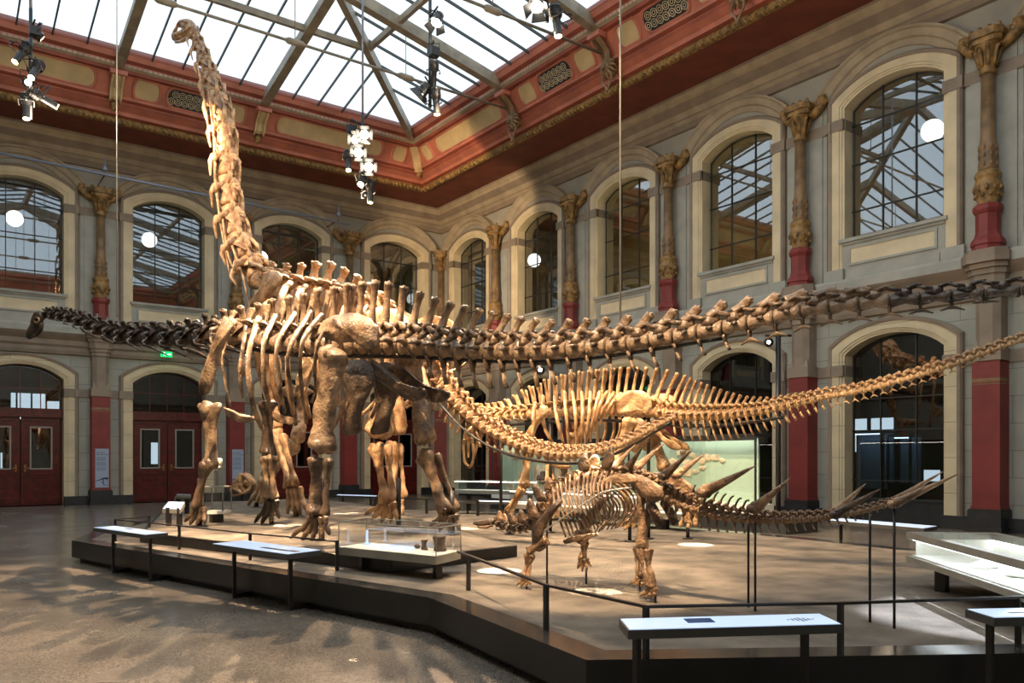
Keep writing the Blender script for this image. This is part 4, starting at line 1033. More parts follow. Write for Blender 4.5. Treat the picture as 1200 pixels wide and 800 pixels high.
for L_ in ([(231, 74, 1.2), (240, 120, 1.6), (246, 165, 1.2)], [(244, 105, 1.4), (250, 150, 1.8), (253, 200, 1.4)], [(252, 160, 1.6), (252, 205, 1.8), (257, 255, 1.2)], [(254, 212, 1.6), (257, 250, 1.8), (270, 325, 1.0)], [(260, 250, 1.6), (268, 300, 1.8), (277, 318, 1.0)], [(272, 288, 1.5), (285, 325, 1.6), (293, 362, 1.0)]):
    gi.rod('cervical_rib', [(a, b, .28, c) for a, b, c in L_], n=6, rough=.01, mirror=True)
GR = [(318, 342), (336, 342), (354, 346), (372, 350), (390, 354), (408, 360), (426, 370), (444, 382)]
for i, (x, y) in enumerate(GR):
    bt = (452, 474, 486, 490, 486, 474, 455, 430)[i]; rr = (3.8, 4.2, 4, 3.6, 3.4, 3.0, 2.6, 2.2)[i]
    gi.rod('rib', [(x + 5, y - 12, .35, rr * .8), (x - 6, y + 4, .95, rr), (x - 16, y + (bt - y) * .4, 1.25, rr), (x - 16, y + (bt - y) * .75, 1.15, rr * .9), (x - 9, bt, .8, rr * .8)], flat=.5, mirror=True)
gi.blade('scapula', [(308, 320), (322, 317), (329, 321), (330, 328), (320, 342), (306, 356), (297, 360), (293, 355), (301, 343), (308, 332)], 1.25, .03, .02, mirror=True)
gi.blade('coracoid', [(292, 360), (302, 364), (304, 380), (292, 388), (283, 378)], 1.2, .04, .02, mirror=True)
gi.blade('sternal_plate', [(283, 417), (290, 420), (292, 434), (284, 441), (278, 432)], 1.0, .05, .03)
gi.blade('sternal_plate', [(326, 455), (346, 450), (364, 456), (366, 460), (350, 466), (334, 464)], -.4, .06, .03)
f1 = (onz(350, 606, .5) - gi.P).dot(gi.N); f2 = (onz(297, 594, .5) - gi.P).dot(gi.N)
gi.longbone('humerus', (301, 380, 1.15, 14), (322, 503, f1, 13), flat=.6); gi.longbone('ulna', (321, 503, f1, 10), (341, 570, f1, 9)); gi.longbone('radius', (331, 508, f1 + .12, 6.5), (347, 570, f1 + .1, 6.5), condyle=False)
for t, b in (((339, 572), (337, 602)), ((343, 572), (346, 604)), ((347, 572), (352, 604)), ((351, 570), (361, 601))): gi.toe((t[0], t[1], f1), (b[0], b[1], f1), 4, claw=False)
gi.longbone('humerus', (362, 392, -1.15, 12), (348, 518, f2, 10), flat=.7); gi.longbone('ulna', (349, 518, f2, 8), (312, 562, f2, 7)); gi.longbone('radius', (341, 516, f2 - .1, 5), (308, 558, f2 - .1, 5), condyle=False)
for t, b in (((307, 560), (291, 591)), ((309, 562), (299, 593)), ((312, 563), (306, 590))): gi.toe((t[0], t[1], f2), (b[0], b[1], f2), 3.6, claw=False)
gi.blade('ilium', [(428, 366), (448, 360), (470, 366), (488, 384), (490, 400), (478, 404), (462, 396), (446, 392), (432, 384)], .6, .07, .1, mirror=True)
gi.blade('ischium', [(478, 405), (490, 420), (500, 440), (506, 462), (500, 468), (490, 452), (480, 432), (470, 415)], .3, .05, .02, mirror=True)
gi.blade('pubis', [(452, 405), (466, 410), (464, 440), (458, 470), (448, 474), (450, 440)], .35, .05, .02, mirror=True)
g1 = (onz(462, 616, .5) - gi.P).dot(gi.N); g2 = -1.0
gi.longbone('femur', (466, 395, .8, 17), (439, 508, g1, 20), shaft=.5, bow=.0); gi.longbone('tibia', (441, 520, g1, 13), (452, 588, g1, 10)); gi.longbone('fibula', (454, 521, g1 + .1, 7), (461, 586, g1 + .1, 6), condyle=False)
gi.longbone('femur', (470, 398, -.8, 15), (464, 505, g2, 15), shaft=.55); gi.longbone('tibia', (458, 518, g2, 9), (464, 584, g2, 8)); gi.longbone('fibula', (468, 520, g2 - .1, 6), (474, 583, g2 - .1, 6), condyle=False)
for t, b in (((449, 588), (427, 603)), ((452, 590), (436, 608)), ((455, 590), (446, 613)), ((459, 590), (457, 613)), ((462, 588), (466, 611))): gi.toe((t[0], t[1], g1), (b[0], b[1], g1), 4.2)
for t, b in (((461, 585), (452, 600)), ((465, 586), (460, 606)), ((470, 585), (472, 604))): gi.toe((t[0], t[1], g2), (b[0], b[1], g2), 3.6)
for x, y, o in ((467, 560, g1 - .05), (349, 580, f1 - .1), (301, 570, f2), ): gi.post(x, y, 0, o, .045)
mb = MB(); Cc, R = gi.pts([(478, 412, .2, 1.6), (497, 448, .2, 1.6), (520, 478, .2, 1.6), (550, 508, .15, 1.6), (590, 530, .1, 1.8), (640, 541, .1, 2), (690, 541, .1, 2), (735, 525, 0, 1.8), (787, 494, 0, 1.6)], 4); mb.tube(Cc, R, 6); mb.build('support_rail', M['rail'], gi.root)

# ------------------------------------------------ sail-backed honey-coloured skeleton
dh = onz(808, 631, .35)
dc = Dino('dinosaur_skeleton', 'honey coloured dinosaur skeleton with a tall sail of back spines, before the vitrine', (onz(775, 632, .35)), (-.3, .95), M['b_dic'], ground=.35)
dc.column([C(560, 484, 8, 4.2, 10, -2, 4, kind='neck', bif=.35), C(585, 487, 9.5, 5, 15, -5, 5, kind='neck', bif=.35), C(606, 485, 9.5, 5.5, 20, -8, 6, kind='neck', bif=.35), C(625, 485, 8, 6, 32, -6, 7, kind='dorsal', bif=.25), C(650, 483, 8.5, 6.5, 42, 0, 9, kind='dorsal', bif=.2), C(680, 481, 9, 7, 46, 5, 9, kind='dorsal', bif=.12),
           C(715, 481, 9, 7.5, 50, 4, 9, kind='dorsal'), C(745, 481, 8, 8, 51, 7, 8, kind='dorsal'), C(768, 483, 11, 8, 50, 13, 8, 0), C(790, 486, 8.6, 8, 46, 12, 8, 18), C(815, 487, 8.5, 7.8, 38, 10, 7, 22), C(845, 486, 8.3, 7.2, 27, 8, 6, 22), C(870, 484, 8.3, 6.5, 19, 7, 5, 20), C(900, 480, 8.6, 6, 14, 6, 4, 16),
           C(935, 472, 9, 5.4, 11, 6, 3, 12), C(970, 464, 10, 5, 10, 6, 0, 9, kind='skid'), C(1010, 457, 11, 4.8, 9, 7, 0, 7, kind='skid'), C(1060, 444, 12, 4.6, 9, 7, 0, 6, kind='skid'), C(1110, 429, 12.5, 4.4, 8.5, 7, 0, 5, kind='skid'), C(1160, 411, 13, 4.2, 8, 7, 0, 0), C(1200, 397, 13.5, 4, 7, 7, 0, 0), C(1240, 383, 14, 3.8, 6, 6, 0, 0)])
mb = MB()
for L_ in ([(557, 499, 0, 2.2), (552, 504, 0, 4.4), (548, 510, 0, 5), (548, 517, 0, 3.6)],
           [(545, 513, .05, 2), (543, 522, .06, 1.7), (543.5, 534, .05, 1.5), (546, 543, .02, 1.6), (550, 547, 0, 1.7)], [(552, 513, .0, 2), (554.5, 522, .0, 1.7), (555, 534, .0, 1.5), (553.5, 543, .0, 1.6), (550, 547, 0, 1.7)], [(549, 512, -.1, 2), (549, 524, -.12, 1.6), (549, 536, -.1, 1.4)]):
    Cc, R = dc.pts(L_, 3); mb.tube(Cc, R, 8)
mb.rough(.012, 10); mb.build('skull', M['b_dic'], dc.root)
tubes(dc, 'mandible', [[(557, 505, .1, 1.6), (560, 512, .1, 1.8), (557, 530, .08, 1.5), (552, 546, 0, 1.4)]], M['b_dic'])
DRB = [[(628, 472), (625, 485), (626, 500)], [(637, 464), (636, 485), (640, 506), (650, 521)], [(650, 465), (652, 485), (656, 505), (663, 526)], [(662, 459), (663, 480), (665, 503), (667, 526)], [(671, 459), (674, 480), (675, 503), (676, 527)], [(682, 459), (683, 480), (682, 503), (681, 523)], [(692, 459), (691, 480), (688, 503), (687, 522)],
       [(703, 459), (699, 475), (694, 497), (692, 517)], [(712, 459), (704, 473), (699, 490), (697, 506)], [(720, 460), (712, 472), (706, 484), (704, 496)], [(728, 461), (718, 472), (713, 482), (711, 490)]]
for rb in DRB:
    k = len(rb); offs = (.25, .6, .65, .5)
    dc.rod('rib', [(x, y, offs[min(i, 3)], (2.6, 3.0, 2.7, 2.0)[min(i, 3)]) for i, (x, y) in enumerate(rb)], flat=.6, mirror=True, rough=.006)
dc.blade('scapula', [(634, 475), (641, 476), (642, 483), (634, 494), (628, 502), (625, 512), (619, 512), (617, 505), (623, 499), (630, 488)], .75, .04, .03, mirror=True)
dc.blade('coracoid', [(617, 504), (626, 508), (626, 520), (617, 522), (613, 514)], .72, .04, .02, mirror=True)
dc.blade('sternal_plate', [(640, 541), (655, 540), (668, 545), (664, 549), (648, 547)], .2, .03, .02)
fo = (onz(594, 612, .35) - dc.P).dot(dc.N)
FO = .7
dc.longbone('humerus', (618, 520, FO, 8), (615, 570, FO, 8)); dc.longbone('ulna', (614, 570, FO, 6.5), (597, 600, FO, 5)); dc.longbone('radius', (610, 571, FO + .06, 4), (593, 599, FO + .06, 3.6), condyle=False)
for t, b in (((594, 598), (584, 610)), ((597, 600), (591, 612)), ((600, 601), (599, 611))): dc.toe((t[0], t[1], FO), (b[0], b[1], FO), 2.8)
dc.longbone('humerus', (640, 520, -FO, 6.5), (646, 565, -FO, 7)); dc.longbone('ulna', (646, 565, -FO, 5), (650, 596, -FO, 4.5)); dc.longbone('radius', (641, 565, -FO, 3.5), (645, 596, -FO, 3.2), condyle=False)
for t, b in (((646, 596), (640, 607)), ((650, 597), (648, 608)), ((653, 597), (655, 606))): dc.toe((t[0], t[1], -FO), (b[0], b[1], -FO), 2.6)
dc.blade('ilium', [(708, 481), (712, 474), (722, 465), (734, 459), (746, 457), (757, 460), (763, 469), (764, 480), (758, 485), (752, 481), (742, 484), (730, 483), (719, 485)], .5, .026, -.05, mirror=True)
dc.blade('pubis', [(742, 490), (756, 492), (762, 506), (756, 522), (744, 530), (738, 522), (745, 508)], .22, .04, .02, mirror=True)
dc.blade('ischium', [(760, 494), (768, 502), (782, 514), (795, 520), (797, 527), (786, 526), (772, 512), (760, 501)], .18, .018, .0, mirror=True)
HO = .55
dc.longbone('femur', (739, 490, .55, 10), (721, 545, HO + .1, 9.5), shaft=.66); dc.longbone('tibia', (720, 549, HO + .1, 7.5), (738, 606, HO + .1, 6)); dc.longbone('fibula', (727, 550, HO + .18, 4), (744, 606, HO + .15, 3.6), condyle=False)
for t, b in (((736, 606), (722, 618)), ((739, 607), (731, 621)), ((743, 607), (742, 620))): dc.toe((t[0], t[1], HO + .1), (b[0], b[1], HO + .1), 3)
ho2 = (onz(806, 631, .35) - dc.P).dot(dc.N)
dc.longbone('femur', (762, 496, -.5, 9), (779, 550, ho2, 8), shaft=.6); dc.longbone('tibia', (781, 552, ho2, 7), (808, 598, ho2, 7)); dc.longbone('fibula', (776, 553, ho2, 3.6), (803, 598, ho2, 3.6), condyle=False)
for t, b in (((805, 598), (796, 618)), ((809, 600), (806, 620)), ((813, 600), (816, 618))): dc.toe((t[0], t[1], ho2), (b[0], b[1], ho2), 4)
for x, y, o in ((806, 610, ho2), (760, 488, 0), (645, 490, 0), (587, 490, .1), (597, 600, FO), (738, 605, HO)): dc.post(x, y, 0, o, .03)
mb = MB(); Cc, R = dc.pts([(575, 500, 0, 1.4), (620, 496, 0, 1.6), (700, 492, 0, 1.8), (770, 497, 0, 2.2), (830, 499, 0, 2.2), (880, 494, 0, 2.2), (918, 489, 0, 2)], 4); mb.tube(Cc, R, 6); mb.build('support_rail', M['rail'], dc.root)

# ------------------------------------------------ small spiked skeleton in front
kh = (onz(767, 706, .35) + onz(751, 693, .35)) / 2
kn = Dino('dinosaur_skeleton', 'small dinosaur skeleton in front with neck plates and long spikes along its tail', kh, (-.25, .97), M['b_ken'], ground=.35)
KD = M['b_kend']
kn.column([C(578, 611, 6, 3.4, 6, 1, 3, kind='neck', m=KD), C(595, 618, 6.5, 3.8, 7, 1, 3, kind='neck', m=KD), C(612, 619, 7, 4.2, 7, 1, 4, kind='neck', m=KD), C(626, 611, 8, 4.8, 8, 1, 5, kind='neck'), C(641, 591, 9, 5.2, 10, 1, 7, kind='dorsal'), C(660, 572, 9.5, 5.5, 12, 2, 8, kind='dorsal'), C(690, 560, 10, 6, 13, 2, 8, kind='dorsal'),
           C(725, 559, 9, 6.5, 12, 2, 8, kind='dorsal'), C(752, 564, 8, 6.5, 10, 3, 8, kind='dorsal'), C(775, 576, 8.5, 7, 15, 5, 7, 8), C(800, 592, 9, 7, 18, 8, 6, 12), C(830, 601, 10, 7, 17, 8, 5, 13), C(860, 606, 10, 6.4, 13, 4, 5, 11), C(900, 609, 10, 5.8, 10, 2, 4, 9), C(940, 608, 10, 5.2, 8, 2, 3, 8),
           C(980, 604, 10, 4.6, 7, 2, 3, 6), C(1010, 599, 9, 4, 6, 2, 2, 4), C(1035, 592, 9, 3.6, 5, 1, 0, 0), C(1052, 587, 9, 3.2, 4, 1, 0, 0)])
for k in range(9):
    x = 806 + k * 9; y = 593 + k * 1.6; kn.rod('tail_spine', [(x, y - 6, 0, 1.5), (x + 5, y - 17, 0, 1.2), (x + 9, y - 25 + k, 0, 1.1)], KD, n=6, rough=0)
mb = MB()
for L_ in ([(578, 611, 0, 3.5), (572, 612, 0, 4.6), (566, 612.5, 0, 4), (560, 613, 0, 2.6), (555, 613, 0, 1.2)],):
    Cc, R = kn.pts(L_, 3); mb.tube(Cc, R, 8, 1.0)
mb.rough(.008, 20); mb.build('skull', KD, kn.root)
tubes(kn, 'mandible', [[(577, 615, .05, 1.6), (569, 617.5, .05, 1.8), (560, 617, .01, 1.2)], [(577, 615, -.05, 1.6), (569, 617.5, -.05, 1.8), (560, 617, -.01, 1.2)]], M['b_ken'])
KR = [[(648, 571), (650, 588), (655, 606), (663, 629)], [(656, 563), (660, 585), (665, 604), (672, 625)], [(668, 556), (668, 580), (673, 600), (683, 624)], [(679, 553), (678, 578), (683, 599), (692, 621)], [(690, 552), (688, 574), (691, 594), (701, 618)], [(701, 552), (696, 570), (698, 588), (706, 612)], [(712, 553), (706, 568), (707, 584), (713, 604)],
      [(722, 554), (716, 567), (716, 580), (720, 594)]]
KR = sum([[KR[i], [((a[0] + b[0]) / 2 + .5, (a[1] + b[1]) / 2) for a, b in zip(KR[i], KR[i + 1])]] for i in range(len(KR) - 1)], []) + [KR[-1]]
for i, rb in enumerate(KR):
    kn.rod('rib', [(x, y, (.1, .36, .42, .26)[q], (1.6, 1.9, 1.7, 1.2)[q]) for q, (x, y) in enumerate(rb)], flat=.7, mirror=True, rough=.004)
kn.blade('scapula', [(654, 585), (659, 586), (650, 600), (640, 616), (634, 632), (626, 634), (624, 622), (630, 610), (642, 596)], .42, .022, .015, m=KD, mirror=True)
kn.blade('coracoid', [(624, 628), (636, 628), (640, 640), (632, 646), (624, 640)], .38, .025, .01, m=KD, mirror=True)
kn.blade('sternal_plate', [(660, 632), (670, 628), (684, 626), (688, 628), (680, 632), (668, 636), (661, 636)], .1, .008, .006, mirror=True)
k1 = (onz(617, 690, .35) - kn.P).dot(kn.N); k2 = (onz(687, 684, .35) - kn.P).dot(kn.N); k3 = (onz(767, 706, .35) - kn.P).dot(kn.N); k4 = (onz(751, 693, .35) - kn.P).dot(kn.N)
kn.longbone('humerus', (640, 632, .4, 6.5), (620, 645, k1, 6.5)); kn.longbone('ulna', (620, 648, k1, 6), (614, 676, k1, 4.5)); kn.longbone('radius', (624, 649, k1, 4), (618, 676, k1, 3.4), condyle=False)
for t, b in (((613, 675), (605, 686)), ((615, 676), (610, 688)), ((618, 677), (616, 689)), ((620, 676), (622, 685))): kn.toe((t[0], t[1], k1), (b[0], b[1], k1), 2.4)
kn.longbone('humerus', (690, 622, k2 * .7, 6), (684, 636, k2, 5.5)); kn.longbone('ulna', (684, 634, k2, 5), (681, 654, k2, 4)); kn.longbone('radius', (688, 634, k2, 3.4), (685, 654, k2, 3), condyle=False)
for t, b in (((680, 654), (677, 666)), ((683, 655), (682, 670)), ((686, 655), (688, 668)), ((688, 654), (693, 663))): kn.toe((t[0], t[1], k2), (b[0], b[1], k2), 2.4)
kn.blade('ilium', [(698, 574), (703, 565), (715, 558), (730, 555), (744, 557), (748, 564), (738, 565), (724, 565), (712, 570), (704, 577)], .32, .012, .0, mirror=True)
kn.blade('ilium', [(742, 555), (756, 558), (770, 566), (779, 577), (777, 586), (764, 587), (752, 581), (744, 570)], .3, .016, .02, mirror=True)
kn.blade('sacral_shield', [(744, 548, -.2), (770, 556, -.2), (776, 572, .2), (746, 560, .2)], 0, .03, .03)
kn.blade('ischium', [(760, 584), (768, 590), (775, 604), (776, 614), (770, 616), (762, 602), (756, 592)], .14, .022, .01, m=KD, mirror=True)
kn.longbone('femur', (750, 574, .26, 5.8), (753, 643, k3, 7.6), flat=.9, shaft=.68); kn.longbone('tibia', (757, 642, k3, 7.5), (765, 688, k3, 6)); kn.longbone('fibula', (749, 643, k3 + .04, 4), (759, 688, k3 + .03, 3.4), condyle=False)
for t, b in (((763, 686), (749, 699)), ((766, 688), (756, 701)), ((769, 688), (765, 700))): kn.toe((t[0], t[1], k3), (b[0], b[1], k3), 3.4)
kn.longbone('femur', (764, 580, -.26, 6.5), (752, 640, k4, 6.5), flat=.9, m=KD); kn.longbone('tibia', (748, 640, k4, 5.5), (752, 676, k4, 5), m=KD); kn.longbone('fibula', (744, 640, k4, 3), (748, 676, k4, 3), condyle=False)
for t, b in (((748, 675), (737, 685)), ((751, 677), (742, 687)), ((754, 677), (751, 688))): kn.toe((t[0], t[1], k4), (b[0], b[1], k4), 2.8)
# plates along neck and shoulders, spikes behind
def pl(px, py, w, h, lean, off, m=None):
    kn.blade('dorsal_plate', [(px - w * .5, py), (px - w * .62 + lean * .4, py - h * .45), (px - w * .2 + lean, py - h), (px + w * .25 + lean, py - h * .95), (px + w * .6 + lean * .5, py - h * .4), (px + w * .5, py)], off, .02, .006, m or M['b_ken'])
for a in ((587, 610, 6, 11, -1, .08), (591, 611, 6, 10, -1, -.08), (601, 614, 7, 13, -2, .09, KD), (607, 614, 7, 12, 0, -.09), (612, 613, 8, 16, -1, .1, KD), (620, 612, 8, 13, 1, -.1), (627, 608, 11, 22, -6, .11, KD), (635, 598, 10, 16, 1, -.1), (635, 588, 12, 20, -8, .12, KD), (646, 580, 11, 20, -3, -.12), (684, 552, 10, 20, 2, .12, KD), (695, 549, 11, 16, 2, -.12), (710, 549, 10, 24, 6, .12, KD)): pl(*a)
def spike(a, b, r, off, m=None, base=True):
    A, B = kn.w(a[0], a[1], off * .8), kn.w(b[0], b[1], off * 1.9); q = r * kn.k(A); mb = MB(); d = B - A
    mb.tube([A, A + d * .04, A + d * .1, A + d * .3, A + d * .6, A + d * .85, B], [q * 1.1, q * 1.25, q, q * .8, q * .52, q * .26, q * .04], 10, .75)
    if base: mb.ball(A - d * .02, (q * 1.4, q * 1.4, q * 1.0), 8, 6)
    mb.rough(q * .1, 14); mb.build('spike', m or M['b_ken'], kn.root)
for a in (((721, 546), (745, 520), 4, -.12), ((736, 548), (754, 522), 5, .12, KD), ((748, 546), (779, 519), 4.5, -.13), ((779, 557), (811, 527), 5.5, .13, KD), ((793, 556), (827, 531), 5, -.12), ((826, 576), (887, 545), 7, .14), ((884, 595), (924, 563), 6.5, .1), ((889, 593), (927, 559), 5.5, -.08),
          ((979, 599), (1015, 566), 5, -.09), ((980, 602), (1033, 572), 5.5, .09, KD), ((1046, 588), (1107, 551), 4.5, -.06), ((1048, 590), (1128, 553), 5, .06)): spike(*a)
mb = MB(); Cc, R = kn.pts([(630, 628, .4, .9), (660, 606, .46, .9), (700, 580, .46, .9), (712, 575, .44, .9), (740, 571, .35, .9)], 3); mb.tube(Cc, R, 6); mb.build('support_rail', M['cable'], kn.root)
for x, y, o in ((885, 612, .04), (1048, 590, .04), (617, 680, k1), (687, 662, k2), (768, 690, k3), (750, 680, k4), (641, 595, .0)): kn.post(x, y, 0, o, .011, False)
for px, y0, dx in ((877, 606, 0), (1019.5, 598, 0)):
    p = kn.w(px, y0, -.1); 
    mb = MB(); mb.tube([Vector((p.x, p.y, .35)), p], .011, 8); mb.build('support_post', M['rail'], kn.root)
# ================================================================== PODIUM, CASES, PANELS
PZ, TZ = .35, .5
def xy(p): return (p.x, p.y)
pl_ = [onz(84, 633, PZ), onz(503, 700, PZ), onz(687, 773, PZ), onz(1300, 763.5, PZ)]
far = onz(1062, 642, PZ); far2 = onz(930, 628, PZ); far3 = onz(560, 598, PZ)
poly = [xy(p) for p in pl_] + [(pl_[3].x + 6.0, pl_[3].y + 2.2), xy(far), xy(far2), xy(far3), (-13.0, -8.2), xy(onz(180, 607, PZ)), xy(onz(110, 622, PZ))]
def inset(poly, d):
    n = len(poly); out = []
    area = sum(poly[i][0] * poly[(i + 1) % n][1] - poly[(i + 1) % n][0] * poly[i][1] for i in range(n)); sg = 1 if area > 0 else -1
    for i in range(n):
        p0, p1, p2 = Vector(poly[i - 1]), Vector(poly[i]), Vector(poly[(i + 1) % n])
        a = (p1 - p0).normalized(); b = (p2 - p1).normalized(); na = Vector((-a.y, a.x)) * sg; nb = Vector((-b.y, b.x)) * sg
        m = (na + nb); m = m / max(.3, m.length_squared) * 2 if m.length > .1 else na
        q = p1 + m * d; out.append((q.x, q.y))
    return out
ins = inset(poly, .27)
r = thing('podium', 'low dark angular podium with a sand coloured gritty top under the skeletons', 'podium', (-13, -22, 0))
mb = MB(); mb.prism(inset(poly, .12), 0, .08); mb.build('plinth', M['black'], r)
mb = MB(); n = len(poly)
lo = [(x, y, .08) for x, y in poly]; hi = [(x, y, PZ) for x, y in poly]
mb.add(lo + hi, [(i, (i + 1) % n, (i + 1) % n + n, i + n) for i in range(n)] + [list(range(n))[::-1]]); mb.build('side_cladding', M['side'], r)
mb = MB(); hi2 = [(x, y, PZ) for x, y in ins]; mb.add(hi + hi2, [(i, (i + 1) % n, (i + 1) % n + n, i + n) for i in range(n)]); mb.build('rim', M['rim'], r)
mb = MB(); mb.add([(x, y, PZ - .004) for x, y in ins], [list(range(n))]); mb.build('grit_top', M['sand'], r)
t1, t2, t3 = onz(164, 635, PZ), onz(459, 671, PZ), onz(606, 652, PZ)
tp = [xy(t1), xy(t2), xy(t3), (-10.6, -13.5), (-10.9, -10.2), (-14.6, -10.2)]
r = thing('podium_step', 'raised dark inner step carrying the two largest skeletons', 'podium', (-13.5, -17, PZ))
mb = MB(); mb.prism(tp, PZ, TZ); mb.build('step_cladding', M['side'], r)
mb = MB(); mb.add([(x, y, TZ + .004) for x, y in inset(tp, .05)], [list(range(len(tp)))]); mb.build('grit_top', M['sand'], r)

# low rail round the podium
RZ = .71
r = thing('guard_rail', 'thin dark low rail on posts along the edge of the podium', 'rail', tuple(onz(640, 683, RZ) - Vector((0, 0, RZ - PZ))))
path = [onz(175, 604, RZ), onz(135, 608, RZ), onz(210, 615, RZ), onz(293, 624, RZ), onz(395, 633, RZ), onz(537, 645, RZ), onz(640, 684, RZ), onz(757, 709, RZ), onz(985, 705, RZ), onz(1193, 698, RZ), onz(1300, 694.5, RZ)]
mb = MB()
for k, (a, b) in enumerate(zip(path[:-1], path[1:])):
    if k == 4: mb.build('top_bar', M['rail'], r); mb = MB(); continue
    bar(mb, a, b, .034, .018)
mb.build('top_bar', M['rail'], r)
for p in path[:5] + [onz(549, 650, RZ)] + path[6:-1]:
    mb = MB(); mb.box((p.x - .017, p.y - .017, PZ), (p.x + .017, p.y + .017, RZ - .01)); mb.build('rail_post', M['rail'], r)
r = thing('guard_rail', 'thin dark low rail along the far edge of the podium behind the feet', 'rail', tuple(onz(500, 583, PZ)))
path = [onz(340, 579, RZ), onz(440, 582, RZ), onz(500, 584, RZ), onz(560, 586, RZ)]
mb = MB()
for a, b in zip(path[:-1], path[1:]): bar(mb, a, b, .05, .03)
mb.build('top_bar', M['rail'], r)
for p in path: mb = MB(); mb.box((p.x - .025, p.y - .025, 0), (p.x + .025, p.y + .025, RZ - .01)); mb.build('rail_post', M['rail'], r)

# reading panels: white tops on two legs
def panel(label, fl, fr_, bl, z, legs=(.12, .82), art=(), base=0.0, th=.055, foot=True):
    A, B, D_ = onz(*fl, z), onz(*fr_, z), onz(*bl, z); u = B - A; v = D_ - A
    if v.length > .6: v = v.normalized() * .5
    r = thing('reading_panel', label, 'information panel', tuple((A + B) / 2 - Vector((0, 0, z - base))), 'reading panels')
    mb = MB(); mb.hull([A, B, B + v, A + v], (0, 0, -th)); mb.build('panel_body', M['panel_edge'], r)
    mb = MB(); e = .012; up = Vector((0, 0, .004)); un, vn = u.normalized() * e, v.normalized() * e
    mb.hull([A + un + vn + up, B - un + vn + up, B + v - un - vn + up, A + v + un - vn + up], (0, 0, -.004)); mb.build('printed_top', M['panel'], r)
    for (u0, v0, u1, v1, mm) in art:
        mb = MB(); q = lambda a, b: A + u * a + v * b + Vector((0, 0, .006)); mb.hull([q(u0, v0), q(u1, v0), q(u1, v1), q(u0, v1)], (0, 0, -.002)); mb.build('printed_picture', M[mm], r)
    for t in legs:
        p = A + u * t + v * .42; mb = MB(); mb.box((p.x - .02, p.y - .02, base), (p.x + .02, p.y + .02, z - th))
        if foot:
            q = p + v.normalized() * .45; bar(mb, Vector((p.x, p.y, base + .05)), Vector((q.x, q.y, base + .05)), .05, .045)
        mb.build('leg', M['rail'], r)
    return r
lines = [(.08, .3 + .1 * i, .30, .33 + .1 * i, 'poster_txt') for i in range(4)]
panel('reading panel at far left in front of the podium corner', (109, 618), (170, 626.5), (135, 616), .66, (.22, .92), ((.36, .62, .5, .78, 'panel_blue'),))
panel('reading panel before the podium, second from the left, with dark animal pictures', (248, 637), (337, 649.5), (287, 633), .66, (.12, .86), tuple((.52 + .09 * i, .3, .6 + .09 * i, .44, 'panel_print') for i in range(4)) + ((.85, .34, .95, .5, 'fossil'),))
panel('wide reading panel in the very front with a small dark blue rectangle', (736, 738.5), (988, 731.5), (725, 725), .66, (.06, .86), ((.3, .42, .43, .8, 'panel_blue'),) + tuple((.78 + .02 * i, .3 + .05 * abs(i - 3), .79 + .02 * i, .62 - .04 * abs(i - 3), 'poster_txt') for i in range(7)), foot=False)
panel('reading panel at the lower right corner of the picture', (1165, 724), (1330, 720.5), (1131, 713.5), .66, (.06, .9), ((.2, .4, .6, .5, 'poster_txt'),), foot=False)
panel('long thin reading panel far behind the right hand spikes', (968, 609), (1083, 619), (985, 607), .66, (.1, .9), foot=False)
panel('reading panel behind the podium, left of the two warm hind legs', (394, 580), (441, 581.5), (400, 577.5), .66, (.15, .85), foot=False)
panel('reading panel behind the podium, in front of the bright vitrine', (536, 587), (640, 589), (545, 584.5), .66, (.1, .5, .9), foot=False)
# two small slanted lecterns and a little case at the left foot
def lectern(label, c4, z0, z1, legpx):
    P = [onz(*c4[0], z0), onz(*c4[1], z0), onz(*c4[2], z1), onz(*c4[3], z1)]
    r = thing('lectern', label, 'lectern', (P[0].x, P[0].y, 0), 'small lecterns')
    mb = MB(); mb.hull(P, (0, 0, -.07)); mb.build('panel_body', M['casemetal'], r)
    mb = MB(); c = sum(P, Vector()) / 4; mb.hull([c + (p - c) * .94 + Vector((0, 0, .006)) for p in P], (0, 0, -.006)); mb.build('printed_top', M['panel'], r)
    for a in (.2, .8):
        p = P[0].lerp(P[1], a).lerp(P[3].lerp(P[2], a), .5); mb = MB(); mb.box((p.x - .04, p.y - .04, 0), (p.x + .04, p.y + .04, (z0 + z1) / 2 - .04)); mb.build('leg', M['rail'], r)
lectern('small slanted white lectern beside the leftmost foot, nearer one', ((190, 596), (212, 597), (217, 588), (197, 587.5)), .80, .93, None)
lectern('small slanted white lectern beside the leftmost foot, farther one', ((204, 583), (221, 584), (224, 579.5), (207, 579)), .82, .92, None)
def glass_case(r, lo_pts, z0, z1):
    mb = MB(); lo = [Vector((p.x, p.y, z0)) for p in lo_pts]; hi = [Vector((p.x, p.y, z1)) for p in lo_pts]; n = len(lo)
    mb.add(lo + hi, [(i, (i + 1) % n, (i + 1) % n + n, i + n) for i in range(n)] + [[n + i for i in range(n)]])
    mb.build('glass_hood', M['case_glass'], r, fix=False)
